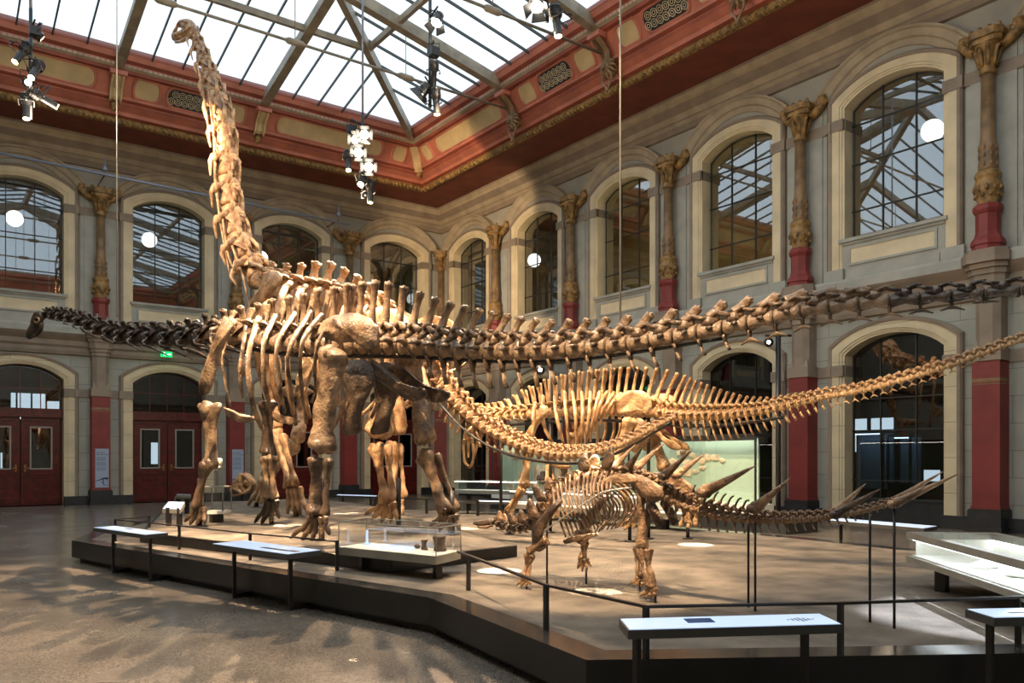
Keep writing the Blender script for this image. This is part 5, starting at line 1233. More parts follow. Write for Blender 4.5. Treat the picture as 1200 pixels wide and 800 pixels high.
# small case
c0, c1 = onz(238, 599, .72), onz(261, 599, .72); dv = Vector((-(c1 - c0).y, (c1 - c0).x, 0)).normalized() * .45
if dv.y < 0: dv = -dv
r = thing('display_case', 'small glass display case holding a white shell, behind the leftmost foot', 'display case', ((c0.x + c1.x) / 2, (c0.y + c1.y) / 2, 0))
mb = MB(); mb.hull([c0, c1, c1 + dv, c0 + dv], (0, 0, -.05)); mb.build('case_table', M['casebed'], r)
glass_case(r, [c0, c1, c1 + dv, c0 + dv], .72, 1.16)
mb = MB()
e8 = [c0, c1, c1 + dv, c0 + dv]
for i in range(4):
    a, b = e8[i], e8[(i + 1) % 4]; a2, b2 = Vector((a.x, a.y, 1.16)), Vector((b.x, b.y, 1.16)); mb.tube([a2, b2], .014, 4); mb.tube([a, a2], .012, 4)
mb.build('case_frame', M['casemetal'], r)
m_ = (c0 + c1 + dv) / 2
mb = MB(); m_ = c0.lerp(c1, .45) + dv * .5; mb.box((m_.x - .1, m_.y - .1, 0), (m_.x + .1, m_.y + .1, .67)); mb.build('leg', M['rail'], r)
mb = MB(); mb.ball(m_ + Vector((-.05, 0, .80)), (.14, .1, .07)); mb.ball(m_ + Vector((.02, 0, .90)), (.1, .08, .09)); mb.ball(m_ + Vector((-.1, 0, .97)), (.05, .05, .06)); mb.rough(.03, 9)
tag(mb.build('shell_fossil', M['casebed']), 'pale shell fossil inside the small glass case', 'fossil')

# table case on the podium with papers and two fossil stumps
A, B, C2 = onz(397, 641, .62), onz(511, 652, .62), onz(540, 645.5, .62); D2 = A + (C2 - B)
r = thing('display_case', 'glass topped table case on the podium with papers and two fossil stumps', 'display case', tuple((A + C2) / 2 - Vector((0, 0, .27))))
mb = MB(); mb.hull([A, B, C2, D2], (0, 0, -.09)); mb.build('case_table', M['casemetal'], r)
mb = MB(); c = (A + C2) / 2; mb.hull([c + (p - c) * .985 + Vector((0, 0, .006)) for p in (A, B, C2, D2)], (0, 0, -.006)); mb.build('white_bed', M['casebed'], r)
glass_case(r, [A, B, C2, D2], .626, .93)
mb = MB()
for i, p in enumerate((A, B, C2, D2)):
    q = (B, C2, D2, A)[i]; mb.tube([Vector((p.x, p.y, .93)), Vector((q.x, q.y, .93))], .007, 4); mb.tube([Vector((p.x, p.y, .62)), Vector((p.x, p.y, .93))], .006, 4)
mb.build('glass_edges', M['casemetal'], r)
for p in (A.lerp(B, .18) + (C2 - B) * .3, A.lerp(B, .93) + (C2 - B) * .35, A.lerp(B, .5) + (C2 - B) * .8):
    mb = MB(); mb.box((p.x - .04, p.y - .04, PZ), (p.x + .04, p.y + .04, .53)); mb.build('leg', M['rail'], r)
for px, py, h, q, lb in ((515, 645, .17, .075, 'larger rough fossil stump at the right end of the glass table case'), (497, 644, .12, .042, 'smaller fossil stump beside the larger one in the glass table case')):
    p = onz(px, py, .63); mb = MB(); mb.lathe([(q * .95, 0), (q * .85, h * .3), (q * .8, h * .6), (q * 1.05, h * .92), (q * .6, h), (q * .2, h * .96)], p, 12); mb.rough(.018, 16); tag(mb.build('fossil_stump', M['stump']), lb, 'fossil', 'fossil stumps')
p = onz(489, 642.5, .63); mb = MB(); mb.ball(p + Vector((0, 0, .03)), (.035, .05, .03)); mb.rough(.012, 20); tag(mb.build('fossil_fragment', M['stump']), 'tiny fossil fragment left of the stumps in the table case', 'fossil')
for c4, lb in ((((444, 641), (478, 645), (492, 640.5), (455, 637)), 'large white paper sheet lying in the glass table case'), (((428, 639.5), (441, 640.5), (446, 638), (433, 637.5)), 'small white card lying in the glass table case')):
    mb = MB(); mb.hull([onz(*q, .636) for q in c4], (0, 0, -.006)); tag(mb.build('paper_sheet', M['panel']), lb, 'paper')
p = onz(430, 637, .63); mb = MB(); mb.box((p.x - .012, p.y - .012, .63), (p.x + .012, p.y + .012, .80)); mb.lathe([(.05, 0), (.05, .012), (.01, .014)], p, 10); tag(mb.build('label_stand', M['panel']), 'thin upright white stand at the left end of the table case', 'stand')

# big lit case at the right
z1, z0 = .87, .655
A, B = onz(1062, 627, z1), onz(1300, 690, z1); u = (B - A).normalized(); back = onz(1082, 621.5, z1) - A; back -= u * back.dot(u); back = back.normalized() * .95
r = thing('display_case', 'big low glass case lit from inside, grey metal frame, at the right edge', 'display case', (A.x, A.y, PZ)); ln = (B - A).length
def fpt(a, b, z): p = A + u * a + back * b; return Vector((p.x, p.y, z))
mb = MB()
mb.hull([fpt(0, 0, z1 + .04), fpt(ln, 0, z1 + .04), fpt(ln, .09, z1 + .04), fpt(0, .09, z1 + .04)], (0, 0, -.07)); mb.hull([fpt(0, .86, z1 + .04), fpt(ln, .86, z1 + .04), fpt(ln, .95, z1 + .04), fpt(0, .95, z1 + .04)], (0, 0, -.07)); mb.hull([fpt(0, .09, z1 + .04), fpt(.09, .09, z1 + .04), fpt(.09, .86, z1 + .04), fpt(0, .86, z1 + .04)], (0, 0, -.07))
mb.build('case_top_frame', M['casemetal'], r)
mb = MB(); mb.hull([fpt(0, 0, z0), fpt(ln, 0, z0), fpt(ln, .95, z0), fpt(0, .95, z0)], (0, 0, -.06)); mb.build('case_floor', M['casemetal'], r)
mb = MB(); mb.hull([fpt(.03, .05, z0 + .012), fpt(ln, .05, z0 + .012), fpt(ln, .9, z0 + .012), fpt(.03, .9, z0 + .012)], (0, 0, -.01)); mb.build('white_bed', M['casebed'], r)
mb = MB(); mb.hull([fpt(.03, .9, z0), fpt(ln, .9, z0), fpt(ln, .92, z0), fpt(.03, .92, z0)], (0, 0, z1 - z0 - .03)); mb.hull([fpt(.03, .09, z0), fpt(.05, .09, z0), fpt(.05, .9, z0), fpt(.03, .9, z0)], (0, 0, z1 - z0 - .03)); mb.build('white_back', M['casebed'], r)
mb = MB(); mb.add([fpt(.02, .02, z0), fpt(ln, .02, z0), fpt(ln, .02, z1), fpt(.02, .02, z1), fpt(.02, .93, z0), fpt(.02, .93, z1), fpt(ln, .93, z0), fpt(ln, .93, z1)], [(0, 1, 2, 3), (0, 4, 5, 3), (4, 6, 7, 5)]); mb.build('glass_side', M['case_glass'], r, fix=False)
mb = MB(); mb.add([fpt(.09, .09, z1 + .035), fpt(ln, .09, z1 + .035), fpt(ln, .86, z1 + .035), fpt(.09, .86, z1 + .035)], [(0, 1, 2, 3)]); mb.build('glass_top', M['case_glass'], r, fix=False)
mb = MB(); mb.hull([fpt(.05, .05, z1 - .035), fpt(ln, .05, z1 - .035), fpt(ln, .075, z1 - .035), fpt(.05, .075, z1 - .035)], (0, 0, -.01)); mb.hull([fpt(.05, .87, z1 - .035), fpt(ln, .87, z1 - .035), fpt(ln, .9, z1 - .035), fpt(.05, .9, z1 - .035)], (0, 0, -.01)); mb.build('strip_lamp', emit_mat('case_strip_lamp', (240, 248, 255), 12), r)
for a, b in ((.45, .2), (.45, .75), (ln - .6, .2), (ln - .6, .75)):
    p = fpt(a, b, 0); mb = MB(); mb.box((p.x - .05, p.y - .05, PZ), (p.x + .05, p.y + .05, z0 - .06)); mb.build('leg', M['rail'], r)
for i, (a, b, s_) in enumerate(((1.0, .4, .2), (1.55, .5, .26), (2.1, .45, .22))):
    p = fpt(a, b, z0 + .03); mb = MB(); mb.ball(p, (s_, s_ * .6, .03), 10, 6); mb.rough(.03, 8)
    tag(mb.build('fossil_slab', M['casebed']), ['pale flat fossil slab at the far end of the big lit case', 'largest pale fossil slab in the middle of the big lit case', 'pale flat fossil slab at the near end of the big lit case'][i], 'fossil', 'fossil slabs in the big case')

# long wall vitrine with a pale green back
X0, X1, YA, YB = -4.6, -3.9, -22.0, -10.6
r = thing('vitrine', 'long tall glass vitrine with pale green back panel along the right wall', 'vitrine', (X1, (YA + YB) / 2, 0))
mb = MB(); mb.box((X0, YA, 0), (X1 + .5, YB, .36)); mb.build('black_plinth', M['black'], r)
gp = onx(887, 550, -4.2).y
mb = MB(); mb.box((-4.15, gp, .62), (-4.1, YB, 2.16)); mb.build('green_back_panel', M['green'], r)
mb = MB(); mb.box((X0 + .05, gp - .25, .36), (X1, YB, .62)); mb.build('display_bed', M['casebed'], r)
mb = MB(); mb.add([(X0 + .08, gp - .2, .62), (X0 + .08, YB, .62), (X0 + .08, YB, 2.2), (X0 + .08, gp - .2, 2.2)], [(0, 1, 2, 3)]); mb.build('glass_front', M['case_glass'], r, fix=False)
mb = MB()
for y in (gp - .2, gp + 3.9, YB - 3.2, YB): mb.box((X0 + .06, y - .02, .62), (X0 + .1, y + .02, 2.2))
mb.box((X0 + .05, gp - .2, 2.18), (X1, YB, 2.24)); mb.box((X0 + .05, gp - .2, 2.1), (X0 + .07, YB, 2.2)); mb.build('vitrine_frame', M['black'], r)
mb = MB(); mb.box((X0 + .2, gp, 2.14), (X0 + .27, YB, 2.17)); mb.build('strip_lamp', emit_mat('vitrine_strip_lamp', (255, 246, 226), 12), r)
SL = [(607, 532, 16, 10), (612, 560, 12, 14), (598, 570, 10, 14), (637, 560, 26, 30), (661, 551, 20, 26), (689, 560, 18, 24), (688, 577, 14, 14), (662, 579, 12, 12), (801, 529, 14, 9), (812, 534, 8, 8), (788, 541, 9, 9), (806, 543, 10, 10), (822, 540, 8, 9), (829, 536, 8, 9), (838, 536, 10, 9), (823, 548, 7, 6), (815, 552, 7, 6), (803, 554, 12, 8), (846, 539, 6, 6), (772, 540, 8, 8), (780, 552, 9, 8)]
for i, (px, py, w, h) in enumerate(SL):
    p = onx(px, py, -4.17); kk = depth(p) / F; hw, hh = w * kk / 2 * 1.5, h * kk / 2
    mb = MB(); n = 9; rr = random.Random(i)
    P = [p + Vector((0, hw * math.cos(2 * PI * j / n) * rr.uniform(.8, 1.1), hh * math.sin(2 * PI * j / n) * rr.uniform(.8, 1.1))) for j in range(n)] if w < 12 else [p + Vector((0, a * hw, b * hh)) for a, b in ((-1, -1), (0, -1), (1, -1), (1, 0), (1, 1), (0, 1), (-1, 1), (-1, 0))]
    mb.plate(P, (-1, 0, 0), .025, .0, 2, False)
    o = mb.build('fossil_plate', M['slab'])
    sec = [q for q in SL if (q[0] < 720) == (px < 720)]; rank = sorted(sec).index((px, py, w, h))
    ow = ['first', 'second', 'third', 'fourth', 'fifth', 'sixth', 'seventh', 'eighth', 'ninth', 'tenth', 'eleventh', 'twelfth', 'thirteenth'][rank]
    tag(o, f'tan fossil slab on the green vitrine panel, {"left" if px < 720 else "right"} section, {ow} from left', 'fossil', 'fossil slabs in the vitrine')
    if w > 12:
        mb = MB(); mb.ball(p + Vector((-.03, 0, 0)), (.03, hw * .55, hh * .55)); mb.rough(.06, 5); mb.build('bone_imprint', M['fossil'], o)
# table cases in front of the vitrine
def low_case(label, fl, fr_, z, d, h):
    A, B = onz(*fl, z), onz(*fr_, z); u = (B - A).normalized(); v = Vector((-u.y, u.x, 0)); v = v if v.dot(ray(600, 400)) > 0 else -v; v *= d
    r = thing('display_case', label, 'display case', tuple((A + B) / 2 - Vector((0, 0, z))))
    mb = MB(); mb.hull([A, B, B + v, A + v], (0, 0, -.1)); mb.build('case_table', M['casemetal'], r)
    mb = MB(); c = (A + B + v) / 2; mb.hull([c + (p - c) * .97 + Vector((0, 0, .006)) for p in (A, B, B + v, A + v)], (0, 0, -.006)); mb.build('white_bed', M['casebed'], r)
    glass_case(r, [A, B, B + v, A + v], z + .008, z + h)
    mb = MB(); t = Vector((0, 0, h - .03)); mb.hull([A + t + v * .02, B + t + v * .02, B + t + v * .06, A + t + v * .06], (0, 0, -.015)); mb.build('strip_lamp', MATS['vitrine_strip_lamp'], r)
    for a in (.12, .88):
        p = A + (B - A) * a + v * .4; mb = MB(); mb.box((p.x - .05, p.y - .05, 0), (p.x + .05, p.y + .05, z - .1)); mb.build('leg', M['rail'], r)
low_case('far table case with a glass hood left of the vitrine, under the hanging skull', (533, 574), (628, 576), .72, .7, .3)
low_case('far table case with a glass hood below the vitrine, behind the spiked skeleton', (597, 590), (800, 603), .66, .6, .32)

# glowing case standing inside the dark room behind the right hand window
for (pa, pb, ya, yb, lb) in ((990, 1034, 508, 572, 'tall bluish lit glass case inside the dark room behind the right window'), (1040, 1066, 512, 566, 'narrower glass case inside the dark room behind the right window')):
    A, B = onx(pa, 540, 3.4), onx(pb, 540, 3.4); zt, zb_ = onx(pa, ya, 3.4).z, onx(pa, yb, 3.4).z
    r = thing('display_case', lb, 'display case', (3.6, (A.y + B.y) / 2, .02))
    mb = MB(); mb.box((3.4, B.y, .02), (4.2, A.y, max(.2, zb_))); mb.build('plinth', M['black'], r)
    mb = MB(); mb.box((4.1, B.y, zb_), (4.15, A.y, zt)); mb.build('back_panel', M['panel_pale'], r)
    mb = MB()
    for y in (A.y, B.y): mb.box((3.4, y - .03, zb_), (3.46, y + .03, zt)); mb.box((4.1, y - .03, zb_), (4.16, y + .03, zt))
    mb.box((3.4, B.y, zt), (4.2, A.y, zt + .08)); mb.build('case_frame', M['black'], r)
    mb = MB(); mb.add([(3.43, A.y, zb_), (3.43, B.y, zb_), (3.43, B.y, zt), (3.43, A.y, zt)], [(0, 1, 2, 3)]); mb.build('glass_front', M['case_glass'], r, fix=False)
    mb = MB(); mb.box((3.6, B.y + .1, zt - .04), (3.66, A.y - .1, zt - .01)); mb.build('strip_lamp', emit_mat('cool_strip_lamp', (190, 220, 255), 5), r)
# pier posters
def poster(n, label, lines_, dino):
    s = n * BAY; r = thing('wall_poster', label, 'poster', (-s, -.5, .62), 'pier posters')
    mb = MB(); mb.box((-s - .2, -.497, .62), (-s + .24, -.475, 2.02)); mb.build('poster_sheet', M['poster'], r)
    for i, (t, z) in enumerate(zip(lines_, (1.86, 1.79))):
        cu = bpy.data.curves.new('poster_title', 'FONT'); cu.body = t; cu.size = .075; cu.extrude = .001; cu.materials.append(M['poster_ink'])
        tmp = bpy.data.objects.new('poster_title', cu); me = bpy.data.meshes.new_from_object(tmp); bpy.data.objects.remove(tmp)
        o = bpy.data.objects.new('poster_title', me); COL.objects.link(o); o.parent = r; o.rotation_euler = (PI / 2, 0, 0); o.location = Vector((-s - .17, -.499, z)) - r.location
    mb = MB()
    for blk, (za, zb) in enumerate(((1.72, 1.58), (1.54, 1.40), (1.35, 1.22))):
        z = za
        while z > zb: mb.box((-s - .17, -.4985, z - .014), (-s + .18 - .06 * ((int(z * 1000) % 5) / 5), -.497, z)); z -= .026
    mb.build('body_text', M['poster_txt'], r)
    mb = MB(); y = -.4985
    def bl(pts, ww):
        mb.tube([Vector((-s + a, y, b)) for a, b in pts], ww, 6, .1, ref=(0, 0, 1))
    if dino:
        bl([(-.19, .85), (-.05, .90), (.06, .95), (.16, .96), (.23, .95)], [.008, .014, .028, .035, .025]); bl([(.08, .93), (.06, .80), (.1, .68)], .014); bl([(.17, .93), (.2, .8), (.17, .67)], .014); bl([(.05, .9), (.0, .78)], .01)
    else:
        bl([(-.19, .83), (-.05, .86), (.08, .91), (.23, .97)], [.012, .022, .034, .04])
    mb.build('printed_picture', M['poster_ink'], r)
poster(3, 'pale blue poster with dinosaur silhouette on the pier between two left doors', ('Die Welt', 'der Dinosaurier'), True)
poster(2, 'pale blue poster with a dark tail silhouette behind the ribs of the brown skeleton', ('Die Welt', 'im oberen Jura'), False)
# exit sign
p = ony(195, 415, -.6); r = thing('exit_sign', 'small glowing green exit sign above the second door from the left', 'sign', tuple(p))
mb = MB(); mb.box((p.x - .2, p.y - .03, p.z - .1), (p.x + .2, p.y + .03, p.z + .1)); mb.build('sign_box', M['exit'], r)
mb = MB(); q = p + Vector((-.02, -.034, 0)); mb.box((p.x + .02, q.y - .004, p.z - .02), (p.x + .16, q.y, p.z + .02)); mb.ball((p.x - .08, q.y, p.z + .05), (.025, .004, .025)); mb.tube([(p.x - .08, q.y, p.z + .03), (p.x - .07, q.y, p.z - .01), (p.x - .12, q.y, p.z - .06)], .014, 5); mb.tube([(p.x - .07, q.y, p.z - .01), (p.x - .03, q.y, p.z - .06)], .014, 5); mb.build('running_figure', M['exitw'], r)
mb = MB(); mb.tube([p + Vector((0, .6, .2)), p + Vector((0, 0, .2)), p + Vector((0, 0, .1))], .015, 6); mb.build('bracket', M['rail'], r)

# skull on a plate at the back left of the podium
p = onz(287, 593, .36); kk = depth(p) / F
r = thing('fossil_skull', 'tan fossil skull with arched openings on a dark plate behind the front feet', 'fossil', tuple(Vector((p.x, p.y, .35))))
def sp(px, py, o=0): return atdepth(px, py, depth(p)) + Vector((SY, CY, 0)) * o
mb = MB(); q = p; uR = Vector((CY, -SY, 0)); mb.hull([q - uR * .62 - Vector((SY, CY, 0)) * .25, q + uR * .5 - Vector((SY, CY, 0)) * .25, q + uR * .5 + Vector((SY, CY, 0)) * .5, q - uR * .62 + Vector((SY, CY, 0)) * .5], (0, 0, -.012)); mb.build('base_plate', M['black'], r)
mb = MB()
for o in (-.16, .16):
    for L_ in ([(294, 575), (296, 566), (292, 559), (285, 556), (280, 562), (276, 570), (271, 574)], [(294, 573), (288, 576), (282, 574), (276, 572)], [(285, 557), (284, 566), (287, 575)], [(276, 564), (280, 570), (279, 575)], [(291, 562), (286, 568), (280, 566)]):
        Q = cat_rom([sp(a, b, o) for a, b in L_], 3); mb.tube(Q, .055, 7)
for a, b in ((285, 557), (272, 574), (294, 570), (280, 563)): mb.tube([sp(a, b, -.16), sp(a, b, .16)], .06, 7)
mb.ball(sp(292, 566), (.2, .2, .16)); mb.ball(sp(276, 571), (.14, .16, .1)); mb.rough(.035, 5); mb.build('cranium', M['b_gir'], r)
mb = MB()
for o in (-.14, .14): mb.tube(cat_rom([sp(a, b, o) for a, b in ((292, 576), (285, 578), (279, 580), (273, 580))], 3), .045, 7)
mb.rough(.02, 6); mb.build('mandible', M['fossil'], r)
mb = MB(); mb.tube([sp(284, 578), Vector((sp(284, 578).x, sp(284, 578).y, .36))], .03, 8); mb.build('support_post', M['rail'], r)

# floor masts with small lamps
def mast(px, py_top, yb, label, hot=True):
    b = onz(px, yb, .0); d = depth(b); t = atdepth(px, py_top, d)
    r = thing('lamp_mast', label, 'lamp', (b.x, b.y, 0), 'floor lamp masts')
    mb = MB(); mb.tube([b, t], .06, 8); mb.lathe([(.25, 0), (.25, .03), (.06, .05)], b, 12); mb.build('pole', M['rail'], r)
    mb = MB(); ar = Vector((CY, -SY, 0)); mb.tube([t - ar * .3, t + ar * .3], .03, 6); mb.build('cross_arm', M['rail'], r)
    c = t - ar * .22 + Vector((0, 0, -.16)); dr_ = (CAM + Vector((0, 0, 2)) - c).normalized()
    mb = MB(); mb.tube([c - dr_ * .22, c - dr_ * .2, c - dr_ * .05, c + dr_ * .05], [.05, .09, .1, .11], 10); hd = mb.build('lamp_head', M['lampblack'], r)
    mb = MB(); mb.tube([c + dr_ * .052, c + dr_ * .056], .04 if hot else .03, 10); mb.build('lens', M['lens_hot'] if hot else M['lens'], hd)
mast(912, 393, 622, 'tall dark mast with a small lamp under the long tail at right')
mast(645, 425, 628, 'dark mast with a brilliant lamp behind the tail, above the sail-backed skeleton')

# ================================================================== STAGE LIGHTS
def spotlight_obj(c, d, size, label, kind, lit):
    """stage lamp: housing, yoke, lens, clamp; c = centre, d = aim"""
    d = Vector(d).normalized(); c = Vector(c); sd = d.cross(Vector((0, 0, 1)))
    if sd.length < .1: sd = Vector((1, 0, 0))
    sd.normalize(); up = sd.cross(d).normalized()
    r = thing('stage_spotlight', label, 'spotlight', tuple(c), 'stage spotlights'); s_ = size
    mb = MB()
    if kind == 0:      # profile spot: long two-stage barrel
        mb.tube([c - d * s_ * 1.0, c - d * s_ * .95, c - d * s_ * .2, c - d * s_ * .15, c + d * s_ * .2, c + d * s_ * .95, c + d * s_], [s_ * .2, s_ * .36, s_ * .38, s_ * .27, s_ * .25, s_ * .25, s_ * .27], 10)
        for k in range(4): mb.tube([c - d * s_ * (.3 + .15 * k), c - d * s_ * (.34 + .15 * k)], s_ * .42, 10)
    elif kind == 1:    # fresnel: short fat body
        mb.tube([c - d * s_ * .5, c - d * s_ * .45, c + d * s_ * .3, c + d * s_ * .42], [s_ * .25, s_ * .42, s_ * .46, s_ * .5], 10)
    else:              # wash lamp
        mb.box((c.x - s_ * .4, c.y - s_ * .4, c.z - s_ * .3), (c.x + s_ * .4, c.y + s_ * .4, c.z + s_ * .4)); mb.tube([c - d * s_ * .2, c + d * s_ * .55], [s_ * .38, s_ * .5], 4)
    hs = mb.build('housing', M['lampblack'], r)
    e = c + d * s_ * (1.0 if kind == 0 else .42 if kind == 1 else .55)
    mb = MB(); mb.tube([e + d * .004, e + d * .012], s_ * (.22 if kind == 0 else .44 if kind == 1 else .3), 10); mb.build('lens', M['lens_hot'] if lit == 2 else M['lens'], r)
    mb = MB(); w = s_ * .5; mb.tube([c + sd * w * .8, c + sd * w + up * 0, c + sd * w + up * s_ * .8, c - sd * w + up * s_ * .8, c - sd * w, c - sd * w * .8], s_ * .05, 5); mb.tube([c + up * s_ * .8, c + up * s_ * 1.05], s_ * .1, 6); mb.build('yoke', M['lampblack'], r)
    if kind == 1:
        for sg, ax_ in ((1, up), (-1, up), (1, sd), (-1, sd)):
            o2_ = sd if ax_ is up else up; q = e + ax_ * (sg * s_ * .45); mb = MB(); mb.hull([q - o2_ * s_ * .4, q + o2_ * s_ * .4, q + o2_ * s_ * .5 + ax_ * (sg * s_ * .35) + d * s_ * .5, q - o2_ * s_ * .5 + ax_ * (sg * s_ * .35) + d * s_ * .5], ax_ * (sg * s_ * .03)); mb.build('barn_door', M['lampblack'], r)
    return e + d * .06
def cluster(x, specs, label, pxp, ytop, ybot):
    """vertical lamp ladder: specs = [(px, py, aim point, kind, lit, name)]"""
    p = onx(pxp, (ytop + ybot) / 2, x); dd = depth(p); bot = atdepth(pxp, ybot, dd)
    r = thing('lamp_ladder', label, 'lamp ladder', tuple(bot), 'hanging lamp ladders')
    top = Vector((bot.x, bot.y, roofz(min(-bot.x, W + bot.x, -bot.y)) - .1)); mz = atdepth(pxp, ytop, dd)
    mb = MB(); mb.tube([bot, Vector((bot.x, bot.y, mz.z + .2))], .035, 8); mb.build('pipe', M['lampblack'], r)
    mb = MB(); mb.tube([Vector((bot.x, bot.y, mz.z + .1)), top], .03, 6); mb.build('power_cable', M['duct'], r)
    for px, py, aim, kind, lit, lb in specs:
        c = atdepth(px, py, dd - rng.uniform(.05, .3)); sc = 1.0 if kind != 0 else 1.0
        spotlight_obj(c, Vector(aim) - c, .27 if kind == 0 else .24, lb, kind, lit)
        mb = MB(); q = Vector((bot.x, bot.y, c.z + .15)); mb.tube([q, q.lerp(c + Vector((0, 0, .25)), 1)], .02, 5); mb.build('clamp_arm', M['lampblack'], r)
    return r, dd
DW = lambda p, z=0: (p[0], p[1], z)
Tg = {'neck': (-15.9, -13, 4), 'gneck': (-13.8, -13, 8), 'body': (-14.6, -19.6, 3.2), 'floor': (-21, -24, 0), 'ken': (-14.3, -27, 1), 'cam': tuple(CAM + Vector((0, 0, .5))), 'wall': (0, -4, 10), 'tail': (-12, -26, 3), 'down': (-13, -18, .5), 'dic': (-9, -23, 2)}
cluster(-18.2, [(41, 38, Tg['gneck'], 2, 1, 'top spotlight of the lamp ladder at upper left'), (26, 62, (-22, -16, 3), 0, 1, 'barrel spotlight sticking out left on the ladder at upper left'), (42, 82, (-22, -20, 0), 0, 1, 'dark barrel spotlight in the middle of the ladder at upper left'),
                (33, 97, Tg['cam'], 0, 2, 'blazing spotlight pointing at the viewer on the ladder at upper left'), (50, 115, (-11, -14, 6), 0, 1, 'barrel spotlight sticking out right on the ladder at upper left'), (31, 124, (-18.5, -16, .3), 0, 1, 'lowest downward spotlight of the ladder at upper left')],
        'hanging ladder of black spotlights at upper left', 36, 22, 140)
cluster(-11.5, [(412, 152, Tg['wall'], 2, 1, 'top floodlight of the ladder left of the corner'), (427, 158, Tg['cam'], 1, 2, 'small blazing spotlight at the upper right of the ladder left of the corner'), (417, 164, Tg['cam'], 1, 2, 'upper blazing floodlight of the ladder left of the corner'), (420, 179, Tg['cam'], 1, 2, 'lower blazing floodlight of the ladder left of the corner'),
                (408, 188, Tg['down'], 0, 1, 'dark barrel spotlight pointing down at the left of the ladder left of the corner'), (432, 196, Tg['cam'], 1, 2, 'starry spotlight low on the ladder left of the corner'), (424, 212, (-16, -20, 0), 2, 1, 'square floodlight low on the ladder left of the corner'), (434, 224, (-11.8, -16, 0), 0, 1, 'lowest downward barrel spotlight of the ladder left of the corner')],
        'hanging ladder of blazing spotlights left of the corner', 425, 142, 232)
cluster(-11.5, [(513, 22, Tg['body'], 1, 2, 'large floodlight at the top of the middle ladder'), (508, 62, Tg['wall'], 2, 1, 'small dark lamp in the middle of the middle ladder'), (508, 86, (-8, -12, 1), 0, 1, 'dark barrel lamp below the middle of the middle ladder'), (498, 104, (-15, -14, 4), 1, 1, 'dark lamp at the lower left of the middle ladder'), (511, 118, (-11, -19, .4), 0, 1, 'lowest downward barrel lamp of the middle ladder')],
        'hanging ladder of dark spotlights in front of the glass roof, middle', 504, -2, 126)
cluster(-11.5, [(630, 3, (-15, -25, 1), 1, 2, 'lamp with barn doors at the top edge of the picture'), (652, 24, (-11, -23.5, .4), 0, 1, 'downward barrel lamp at the top edge of the picture')],
        'hanging ladder of spotlights cut by the top edge of the picture', 641, -30, 26)
# ceiling cables, wires and the pale conduit along the back wall
def wire(label, a, b, rr=.012, m='cable'):
    mb = MB(); mb.tube([a, b], rr, 6); tag(mb.build('cable', M[m]), label, 'cable', 'hanging cables')
p = dp.w(137, 372); wire('thin pale cable holding up the horizontal neck at left', p, Vector((p.x, p.y, roofz(min(-p.y, W + p.x)) - .1)))
p = dp.w(727, 380); wire('thin pale cable holding up the long tail', p, Vector((p.x, p.y, roofz(min(-p.x, 14)) - .1)))
a, b = ony(-60, 167, -1.3), ony(410, 263, -1.3)
r = thing('conduit', 'long thin pale blue conduit running along the back wall above the windows', 'conduit', tuple(a)); mb = MB(); mb.tube([a, b], .045, 8); mb.build('tube', M['duct'], r)
for px, py in ((123, 205), (397, 258)):
    c = ony(px, py - 5, -1.3); mb = MB(); mb.lathe([(.12, 0), (.06, .16), (.03, .2), (.03, .5), (.01, .52)], c, 8); mb.build('conduit_lamp', M['duct'], r)
    mb = MB(); q = ony(px, py, -1.3); mb.tube([q, Vector((q.x, 0, q.z))], .02, 5); mb.build('wall_bracket', M['rail'], r)

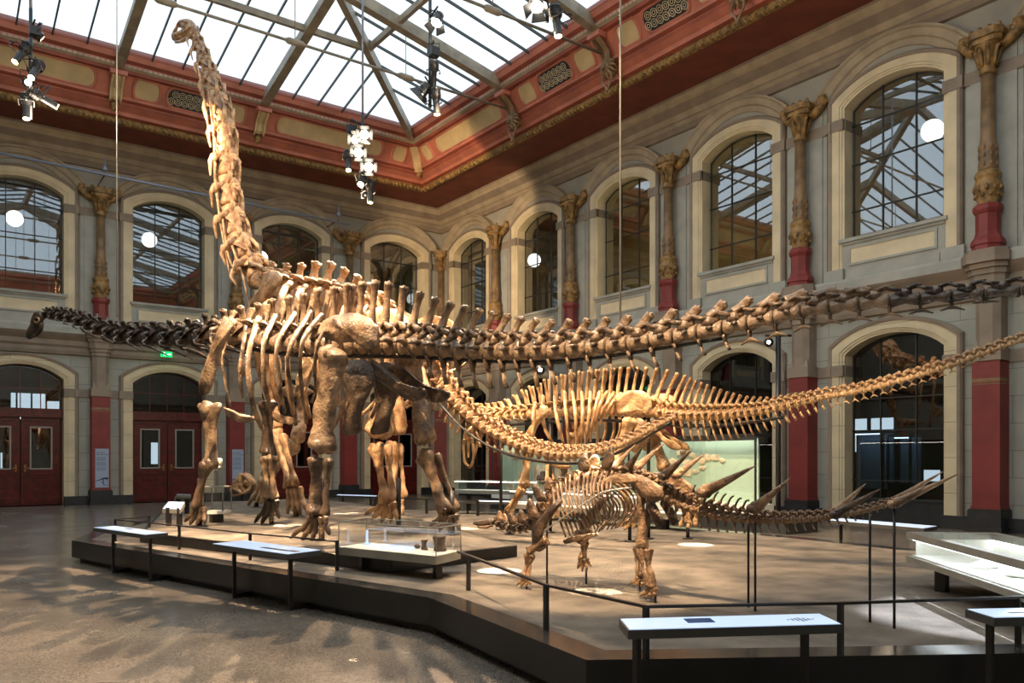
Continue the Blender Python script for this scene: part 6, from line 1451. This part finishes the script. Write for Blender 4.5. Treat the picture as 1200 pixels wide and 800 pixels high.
# ================================================================== LIGHT
world = bpy.data.worlds.new('World'); SC.world = world; world.use_nodes = True
nt = world.node_tree; bg = nt.nodes['Background']
tc = nt.nodes.new('ShaderNodeTexCoord'); sp_ = nt.nodes.new('ShaderNodeSeparateXYZ'); cr = nt.nodes.new('ShaderNodeValToRGB')
nz = nt.nodes.new('ShaderNodeTexNoise'); nz.inputs['Scale'].default_value = 3.0; nz.inputs['Detail'].default_value = 5
nt.links.new(tc.outputs['Generated'], sp_.inputs[0]); nt.links.new(sp_.outputs['Z'], cr.inputs['Fac'])
cr.color_ramp.elements[0].color = (.70, .86, 1.0, 1); cr.color_ramp.elements[1].color = (.84, .93, 1.0, 1)
nt.links.new(cr.outputs['Color'], bg.inputs['Color']); bg.inputs['Strength'].default_value = SKY
def lamp(name, loc, aim, power, deg, blend=.4, rgb=(255, 218, 174), radius=.08):
    li = bpy.data.lights.new(name, 'SPOT'); li.energy = power; li.spot_size = math.radians(deg); li.spot_blend = blend; li.color = lin(rgb)[:3]; li.shadow_soft_size = radius
    o = bpy.data.objects.new(name, li); COL.objects.link(o); o.location = loc; d = Vector(aim) - Vector(loc); o.rotation_euler = d.to_track_quat('-Z', 'Y').to_euler(); return o
for a in LAMPS: lamp(*a)
for i, (x, y, z, e, c) in enumerate(FILLS):
    li = bpy.data.lights.new('fill_light', 'POINT'); li.energy = e; li.color = lin(c)[:3]; li.shadow_soft_size = .35
    o = bpy.data.objects.new('fill_light', li); COL.objects.link(o); o.location = (x, y, z)

cam = bpy.data.cameras.new('camera'); co = bpy.data.objects.new('camera', cam); COL.objects.link(co)
co.location = CAM; co.rotation_euler = (PI / 2, 0, -YAW); cam.sensor_width = 36; cam.lens = F / 1200 * 36; cam.shift_y = (H0 - 400) / 1200; cam.clip_end = 200; cam.clip_start = .05
SC.camera = co
SC.view_settings.view_transform = 'Standard'; SC.view_settings.look = 'None'; SC.view_settings.gamma = 1; SC.view_settings.exposure = EXPO
SC.view_settings.use_curve_mapping = False
SC.cycles.use_denoising = True; SC.cycles.max_bounces = 8; SC.cycles.transparent_max_bounces = 24; SC.cycles.sample_clamp_indirect = 6; SC.cycles.sample_clamp_direct = 0
SC.cycles.caustics_reflective = False; SC.cycles.caustics_refractive = False
